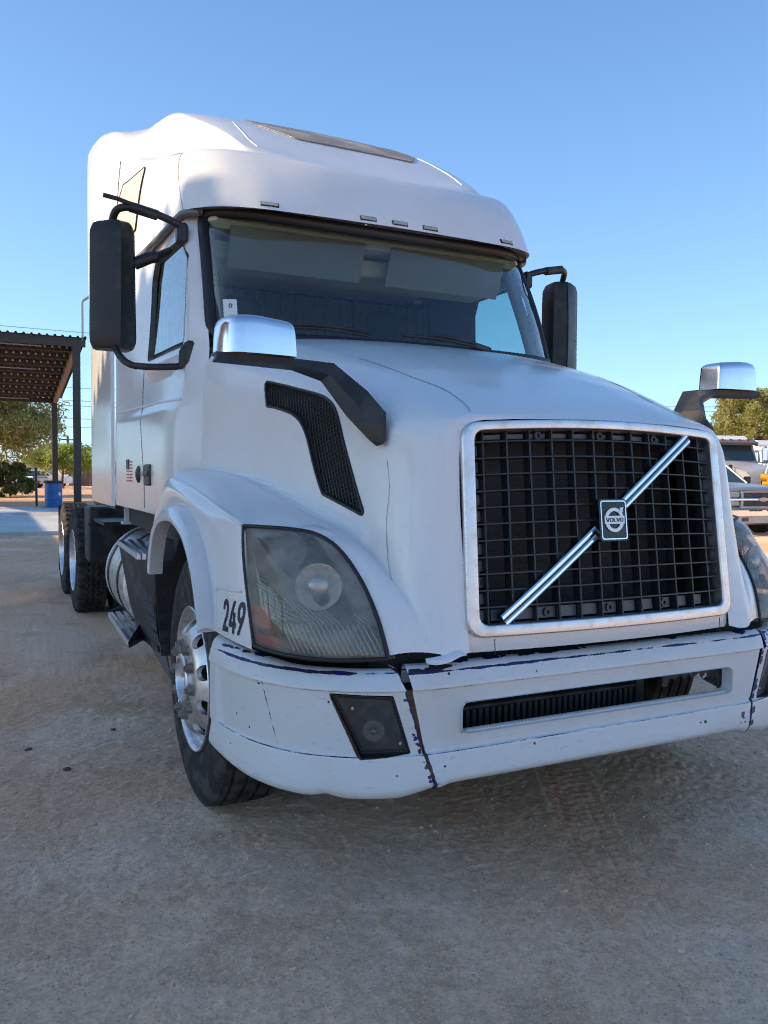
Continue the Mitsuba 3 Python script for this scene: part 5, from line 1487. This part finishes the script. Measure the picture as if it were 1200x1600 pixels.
def far_car(name, label, cat, x, y, rot, mat, L_=4.4, W_=1.75, H_=1.45, group=None):
    t = thing(name, label, cat, group)
    M_ = np.eye(4); M_[:2, :2] = [[math.cos(rot), -math.sin(rot)], [math.sin(rot), math.cos(rot)]]; M_[:3, 3] = (x, y, 0)
    w = W_ / 2
    low = hull([(sx * w, sy * L_ / 2, z) for sx in (-1, 1) for sy in (-1, 1) for z in (.32, .78)] + [(sx * w * .93, sy * L_ / 2 * .96, .92) for sx in (-1, 1) for sy in (-1, 1)])
    cab = hull([(sx * w * .92, y_, .9) for sx in (-1, 1) for y_ in (-L_ * .27, L_ * .42)] + [(sx * w * .74, y_, H_) for sx in (-1, 1) for y_ in (-L_ * .08, L_ * .30)])
    put('body', place(low, M_), mat, smooth=30, parent=t)
    put('cabin', place(cab, M_), mat, smooth=30, parent=t)
    gl = hull([(sx * w * .85, y_, 1.0) for sx in (-1, 1) for y_ in (-L_ * .262, -L_ * .25)] + [(sx * w * .70, y_, H_ - .07) for sx in (-1, 1) for y_ in (-L_ * .105, -L_ * .09)])
    put('windscreen', place(gl, M_), 'far_glass', smooth=False, parent=t)
    for sx in (-1, 1):
        sg = hull([(sx * w * .925, y_, .97) for y_ in (-L_ * .2, L_ * .36)] + [(sx * w * .78, y_, H_ - .08) for y_ in (-L_ * .07, L_ * .27)] + [(sx * w * .7, 0, 1.2)])
        put('side_window', place(sg, M_), 'far_glass', smooth=False, parent=t)
        for y_ in (-L_ * .31, L_ * .31):
            wl = trimesh.creation.cylinder(.32, .2, sections=20)
            wl = place(wl, np.array([[0, 0, 1, sx * (w - .1)], [1, 0, 0, y_], [0, 1, 0, .32], [0, 0, 0, 1.0]]))
            put('wheel', place(wl, M_), 'rubber', smooth=30, parent=t)
    return t
scene['car_white'] = two(prin((0.72, 0.72, 0.72), 0.25, clearcoat=.8))
scene['car_silver'] = two(prin((0.36, 0.37, 0.38), 0.32, metallic=.6, clearcoat=.8))
far_car('parked_car', 'white car parked far behind the dark post', 'car', 2.2, 73, 1.2, 'car_white')
far_car('parked_car', 'silver car parked far off left of the blue drum', 'car', .2, 70, .8, 'car_silver')
far_car('parked_car', 'white car parked in front of the far house', 'car', 9.4, 84, 1.3, 'car_white')
FB = thing('far_shed', 'low whitewashed shed far behind the dark post', 'shed')
put('wall', box(-2.5, 2.6, 80, 84, -.05, 2.0), 'white_wall', smooth=False, parent=FB)
put('roof', hull([(-2.8, 79.7, 2.0), (2.9, 79.7, 2.0), (-2.8, 84.3, 2.2), (2.9, 84.3, 2.2), (-2.8, 79.7, 2.1), (2.9, 79.7, 2.1), (-2.8, 84.3, 2.32), (2.9, 84.3, 2.32)]), 'roof_pale', smooth=False, parent=FB)
UP = thing('utility_pole', 'thin wooden utility pole far behind the carport posts', 'utility pole')
put('shaft', tube([(5.95, 92, -.1), (5.75, 92, 5.2)], .13, 8), 'bark', parent=UP)
put('crossarm', box(5.1, 6.4, 91.95, 92.05, 4.7, 4.82), 'bark', smooth=False, parent=UP)
for i, (za, zb, yy) in enumerate(((11.9, 11.6, 60), (7.9, 8.1, 62), (7.1, 7.0, 62), (6.8, 6.7, 63), (5.9, 5.8, 64), (5.3, 5.1, 64), (4.6, 4.8, 92), (4.2, 4.4, 92), (3.0, 3.1, 70))):
    xx = np.linspace(-30, 40, 40)
    put('power_line', tube(np.c_[xx, np.full(40, yy), za + (zb - za) * (xx + 30) / 70 - .5 * (1 - ((xx - 5) / 35) ** 2)], .016, 4, cap=False), 'gasket', smooth=True,
        label=('topmost' if i == 0 else ('second', 'third', 'fourth', 'fifth', 'sixth', 'seventh', 'eighth', 'ninth')[i - 1]) + ' overhead wire from the top in the sky left of the truck', cat='wire', group='overhead wires on the left')
for i, z in enumerate((8.0, 7.6, 6.1, 5.8)):
    t_ = np.linspace(0, 1, 30)
    put('power_line', tube(np.c_[36 + 34 * t_, 62 - 30 * t_, z - .6 * np.sin(np.pi * t_) - .4 * t_], .018, 4, cap=False), 'gasket', smooth=True, label=('highest', 'second highest', 'third highest', 'lowest')[i] + ' overhead wire in the sky behind the right hood mirror', cat='wire', group='overhead wires on the right')

# ------------------------------------------------------------------ vehicles parked on the right
def local(x, y, rot):
    M_ = np.eye(4); M_[:2, :2] = [[math.cos(rot), -math.sin(rot)], [math.sin(rot), math.cos(rot)]]; M_[:3, 3] = (x, y, 0)
    return M_
PK = thing('pickup', 'silver pickup truck facing the camera at the right edge', 'pickup truck')
MP = local(14.22, 11.0, math.radians(-5))
def pk(nm, m, mat, sm=30, parent=PK, **k):
    return put(nm, place(m, MP), mat, smooth=sm, parent=parent, **k)
hoodg = surf([[(x, .02 + .05 * (x / .95) ** 2, 1.02), (x, .0 + .06 * (x / .95) ** 2, 1.08), (x, .12 + .05 * (x / .95) ** 2, 1.14 - .03 * (x / .95) ** 2), (x, .6, 1.19 - .03 * (x / .9) ** 2), (x, 1.35, 1.24 - .04 * (x / .9) ** 2)] for x in np.linspace(-.93, .93, 11)], 40, 30)
hb_ = pk('body', join(sheet(hoodg), hull([(sx * .99, y, z) for sx in (-1, 1) for y in (.18, 1.45) for z in (.55, 1.02)] + [(sx * .93, y, 1.16) for sx in (-1, 1) for y in (.3, 1.45)]), box(-1.0, 1.0, 1.4, 5.5, .45, 1.22, .06)), 'car_silver')
pk('cabin', join(hull([(sx * .93, y, 1.2) for sx in (-1, 1) for y in (2.05, 3.4)] + [(sx * .74, y, 1.84) for sx in (-1, 1) for y in (2.15, 3.2)]), tube([(-.90, 1.35, 1.2), (-.72, 2.15, 1.82)], .04, 8), tube([(.90, 1.35, 1.2), (.72, 2.15, 1.82)], .04, 8)), 'car_silver')
pk('windscreen', solid_panel([(-.88, 1.36, 1.22), (.88, 1.36, 1.22), (.70, 2.14, 1.80), (-.70, 2.14, 1.80)], (0, .03, -.02)), 'far_glass')
gpk = pk('grille', box(-.56, .56, .0, .05, .68, 1.00), 'black_plastic')
pk('crossbar', join(box(-.98, .98, -.05, .02, .815, .875, .015)), 'chrome', parent=gpk)
pk('surround', join(box(-.62, -.55, -.02, .04, .66, 1.03, .01), box(.55, .62, -.02, .04, .66, 1.03, .01), box(-.62, .62, -.02, .04, .64, .69, .01), box(-.62, .62, -.01, .04, 1.0, 1.04, .01)), 'car_silver', parent=gpk)
pk('emblem', hull([(-.13, -.065, .82), (-.13, -.065, .87), (.13, -.065, .82), (.13, -.065, .87), (-.05, -.065, .80), (.05, -.065, .89), (-.05, -.065, .89), (.05, -.065, .80), (0, -.045, .845)]), 'roof_pale', parent=gpk)
for sx in (-1, 1):
    for z0, z1 in ((.885, 1.02), (.70, .81)):
        pk('headlight', box(*sorted((sx * .64, sx * .965)), .0, .12, z0, z1, .02), 'marker_lens')
    pk('wing_mirror', box(*sorted((sx * 1.0, sx * 1.2)), 1.5, 1.6, 1.2, 1.38, .03), 'black_plastic')
    for y in (.85, 4.3):
        tw = lathe([(.0, .02), (.22, .02), (.24, 0), (.34, 0), (.375, .03), (.375, .22), (.34, .25), (0, .25)], 36, 'x')
        tw = place(tw, np.array([[-sx, 0, 0, sx * .99], [0, 1, 0, y], [0, 0, 1, .375], [0, 0, 0, 1.0]]))
        pk('wheel', tw, 'rubber')
bp = pk('bumper', join(hull([(sx * .98, y, z) for sx in (-1, 1) for y in (.0, .15) for z in (.47, .60)] + [(sx * .75, -.10, z) for sx in (-1, 1) for z in (.47, .60)])), 'chrome')
pk('valance', hull([(sx * .97, y, z) for sx in (-1, 1) for y in (.02, .2) for z in (.26, .465)] + [(sx * .72, -.06, z) for sx in (-1, 1) for z in (.30, .465)]), 'car_silver', parent=bp)
pk('fog_opening', join(box(-.62, -.44, -.075, -.04, .34, .43), box(.44, .62, -.075, -.04, .34, .43)), 'far_glass', parent=bp)
pk('tow_gap', join(box(-.45, -.08, -.112, -.09, .575, .61), box(.08, .45, -.112, -.09, .575, .61)), 'far_glass', parent=bp)

def bonnet_truck(name, label, x, y, rot, body, visor, roof_z1, mirror_side=True):
    t = thing(name, label, 'truck')
    M_ = local(x, y, rot)
    def a(nm, m, mat, sm=30, parent=t, **k):
        return put(nm, place(m, M_), mat, smooth=sm, parent=parent, **k)
    hg_ = surf([[(x_, .0 + .12 * x_ * x_, 1.0), (x_, .02 + .12 * x_ * x_, 1.45), (x_, .22 + .1 * x_ * x_, 1.64 - .12 * x_ * x_), (x_, 1.2, 1.80 - .10 * x_ * x_), (x_, 2.3, 1.96 - .1 * x_ * x_)] for x_ in np.linspace(-.82, .82, 11)], 40, 40)
    side_ = [sheet(np.array([[(s * .82, y_, z_) for z_ in (.9, zt)] for y_, zt in ((.08, 1.42), (.3, 1.56), (1.2, 1.73), (2.3, 1.89))])) for s in (-1, 1)]
    a('hood', join(sheet(hg_), *side_), body)
    fend = [hull([(s * .80, y_, z_) for y_ in (.25, 1.9) for z_ in (.75, 1.0)] + [(s * 1.15, y_, z_) for y_ in (.35, 1.9) for z_ in (.75, .95)] + [(s * 1.12, .8, 1.12), (s * 1.12, 1.5, 1.12), (s * .8, .8, 1.2), (s * .8, 1.5, 1.2)]) for s in (-1, 1)]
    a('fender', join(fend[0]), body); a('fender', join(fend[1]), body)
    a('cab', join(box(-1.08, 1.08, 2.35, 4.1, .9, 1.98, .05), hull([(s * 1.06, y_, 1.97) for s in (-1, 1) for y_ in (2.45, 4.1)] + [(s * 1.0, y_, 2.72) for s in (-1, 1) for y_ in (2.72, 4.1)])), body)
    a('windscreen', solid_panel([(-.98, 2.395, 1.99), (.98, 2.395, 1.99), (.90, 2.66, 2.60), (-.90, 2.66, 2.60)], (0, .03, 0)), 'far_glass')
    a('visor', hull([(s * 1.02, 2.34, 2.56) for s in (-1, 1)] + [(s * 1.03, 2.62, 2.78) for s in (-1, 1)] + [(s * 1.03, 2.72, 2.60) for s in (-1, 1)] + [(s * 1.0, 2.30, 2.66) for s in (-1, 1)]), visor)
    a('roof', hull([(s * 1.02, y_, 2.70) for s in (-1, 1) for y_ in (2.75, 5.2)] + [(s * .95, y_, roof_z1) for s in (-1, 1) for y_ in (3.1, 5.2)]), 'car_white')
    a('sleeper', box(-1.12, 1.12, 4.1, 5.3, .95, 2.75, .06), 'car_white')
    for k in range(5):
        a('marker_lamp', box(-.7 + .35 * k - .05, -.7 + .35 * k + .05, 2.50, 2.60, 2.735, 2.80, .01), 'amber')
    a('grille', box(-.45, .45, -.03, .05, .75, 1.40, .02), 'dark_steel')
    a('bumper', box(-1.18, 1.18, -.15, .12, .35, .68, .05), 'chrome')
    for s in (-1, 1):
        a('headlight', box(*sorted((s * .86, s * 1.12)), .18, .34, .86, 1.02, .03), 'marker_lens')
        a('side_window', solid_panel([(s * 1.065, 2.62, 2.02), (s * 1.075, 3.6, 2.02), (s * 1.02, 3.6, 2.58), (s * 1.02, 2.80, 2.58)], (s * .012, 0, 0)), 'far_glass')
        mm = a('side_mirror', box(*sorted((s * 1.30, s * 1.50)), 2.42, 2.52, 1.98, 2.50, .03), 'chrome')
        a('bracket', join(tube([(s * 1.02, 2.55, 2.55), (s * 1.45, 2.47, 2.55)], .022, 6), tube([(s * 1.05, 2.5, 1.93), (s * 1.45, 2.47, 1.93)], .022, 6), tube([(s * 1.45, 2.47, 1.93), (s * 1.45, 2.47, 2.55)], .022, 6)), 'galvanised', parent=mm)
        for y_ in (1.15, 4.9):
            tw_ = lathe([(0, .03), (.3, .03), (.31, 0), (.47, .0), (.51, .04), (.51, .25), (.47, .28), (0, .28)], 36, 'x')
            a('wheel', place(tw_, np.array([[-s, 0, 0, s * 1.16], [0, 1, 0, y_], [0, 0, 1, .51], [0, 0, 0, 1.0]])), 'rubber')
    hm = a('hood_mirror', join(tube([(-.84, .9, 1.5), (-1.0, .95, 1.72)], .02, 6), box(-1.08, -.92, .93, .99, 1.66, 1.80, .03), tube([(-.84, .95, 1.3), (-1.05, .95, 1.3), (-1.05, .95, 1.70)], .014, 6)), 'black_plastic')
    return t
scene['truck_grey'] = two(prin((0.30, 0.30, 0.32), 0.35, clearcoat=.6))
scene['visor_brown'] = two(prin((0.12, 0.10, 0.10), 0.4))
bonnet_truck('parked_truck', 'grey bonneted truck with a dark sun visor behind the silver pickup', 22.6, 17.4, math.radians(-16), 'truck_grey', 'visor_brown', 2.95)
bonnet_truck('parked_truck', 'white bonneted truck furthest right behind the grey one', 29.6, 20.6, math.radians(-16), 'car_white', 'car_white', 3.05)
YM = thing('lifting_machine', 'yellow steel machine part with a grey pole at the right edge', 'machine')
scene['machine_yellow'] = two(prin((0.62, 0.36, 0.02), 0.4, clearcoat=.4))
d_ = np.array([18.66, 14.55, 0]); w_ = np.array([.63, -.77, 0]); f0 = np.array([-.77, -.63, 0])
def ym(p):
    return d_ + w_ * p[0] + f0 * p[1] + np.array([0, 0, p[2]])
put('body', join(tube([ym((-.10, 0, 1.36)), ym((.55, 0, 1.36))], .10, 14), tube([ym((-.05, 0, 1.17)), ym((.5, 0, 1.17))], .07, 12), hull([ym((a, b, c)) for a, b, c in ((.1, -.1, 1.1), (.1, .1, 1.1), (.05, .1, 1.45), (.3, .1, 1.62), (.6, .1, 1.62), (.6, -.1, 1.62), (.6, .1, 1.05), (.3, -.1, 1.62), (.05, -.1, 1.45))]), hull([ym((a, b, c)) for a in (.5, 2.2) for b in (-.4, .4) for c in (.5, 1.5)])), 'machine_yellow', smooth=35, parent=YM)
put('pole', tube([ym((.06, .05, 1.45)), ym((.20, .05, 2.05)), ym((.27, .05, 2.45)), ym((.34, .05, 3.2))], .055, 10), 'galvanised', smooth=True, parent=YM)
put('leg', join(tube([ym((.2, 0, -.05)), ym((.2, 0, 1.3))], .08, 10), tube([ym((1.8, 0, -.05)), ym((1.8, 0, .8))], .08, 10)), 'machine_yellow', smooth=True, parent=YM)

# ------------------------------------------------------------------ canopy and an added shed on the left, outside the frame: they shade the yard and are mirrored in the truck
SHOP = thing('yard_canopy', 'tall open canopy with a corrugated gable roof beside the truck, mirrored in its side', 'canopy')
gxe, gyp, gzp = -9.0, 4.38, 7.10
def rake(y):
    return gzp - np.where(y > gyp, .42 * (y - gyp), .27 * (gyp - y))
ye0, ye1 = .4, gyp + 6.5
for px_ in (gxe - .4, gxe - 7.6):
    for py_ in (ye0 + .2, gyp, ye1 - .3):
        put('post', box(px_ - .12, px_ + .12, py_ - .12, py_ + .12, -.1, float(rake(np.array(py_))) - .25), 'brown_steel', smooth=False, parent=SHOP)
    for y0_, y1_ in ((ye0, gyp), (gyp, ye1)):
        z0_, z1_ = float(rake(np.array(y0_))), float(rake(np.array(y1_)))
        put('rafter', hull([(px_ + dx, y_, z_ + dz) for dx in (-.08, .08) for y_, z_ in ((y0_, z0_), (y1_, z1_)) for dz in (-.30, -.06)]), 'brown_steel', smooth=False, parent=SHOP)
for sgn, a_, b_ in ((1, gyp, ye1), (-1, ye0, gyp)):
    ys = []
    y = a_
    while y < b_ - .01:
        for dy, h in ((0, 0), (.07, 0), (.10, .13), (.17, .13), (.20, .0)):
            ys.append((y + dy, h))
        y += .26
    ys.append((b_ + .06, 0))
    put('roof', sheet(np.array([[(x, y_, float(rake(np.array(y_))) - .02 + h) for x in (gxe + .30, gxe - 8.0)] for y_, h in ys])), 'sheet_metal', smooth=False, parent=SHOP)
ST = thing('added_shed', 'long beige shed beyond the canopy, unseen, added to shade the yard', 'building')  # added out of view, sized to keep the rear left ground shaded
put('wall', box(-14.5, -9.3, 11.4, 27.5, -.1, 4.5), 'plaster', smooth=False, parent=ST)
put('roof', box(-14.8, -9.0, 11.0, 27.8, 4.5, 4.65), 'sheet_metal', smooth=False, parent=ST)
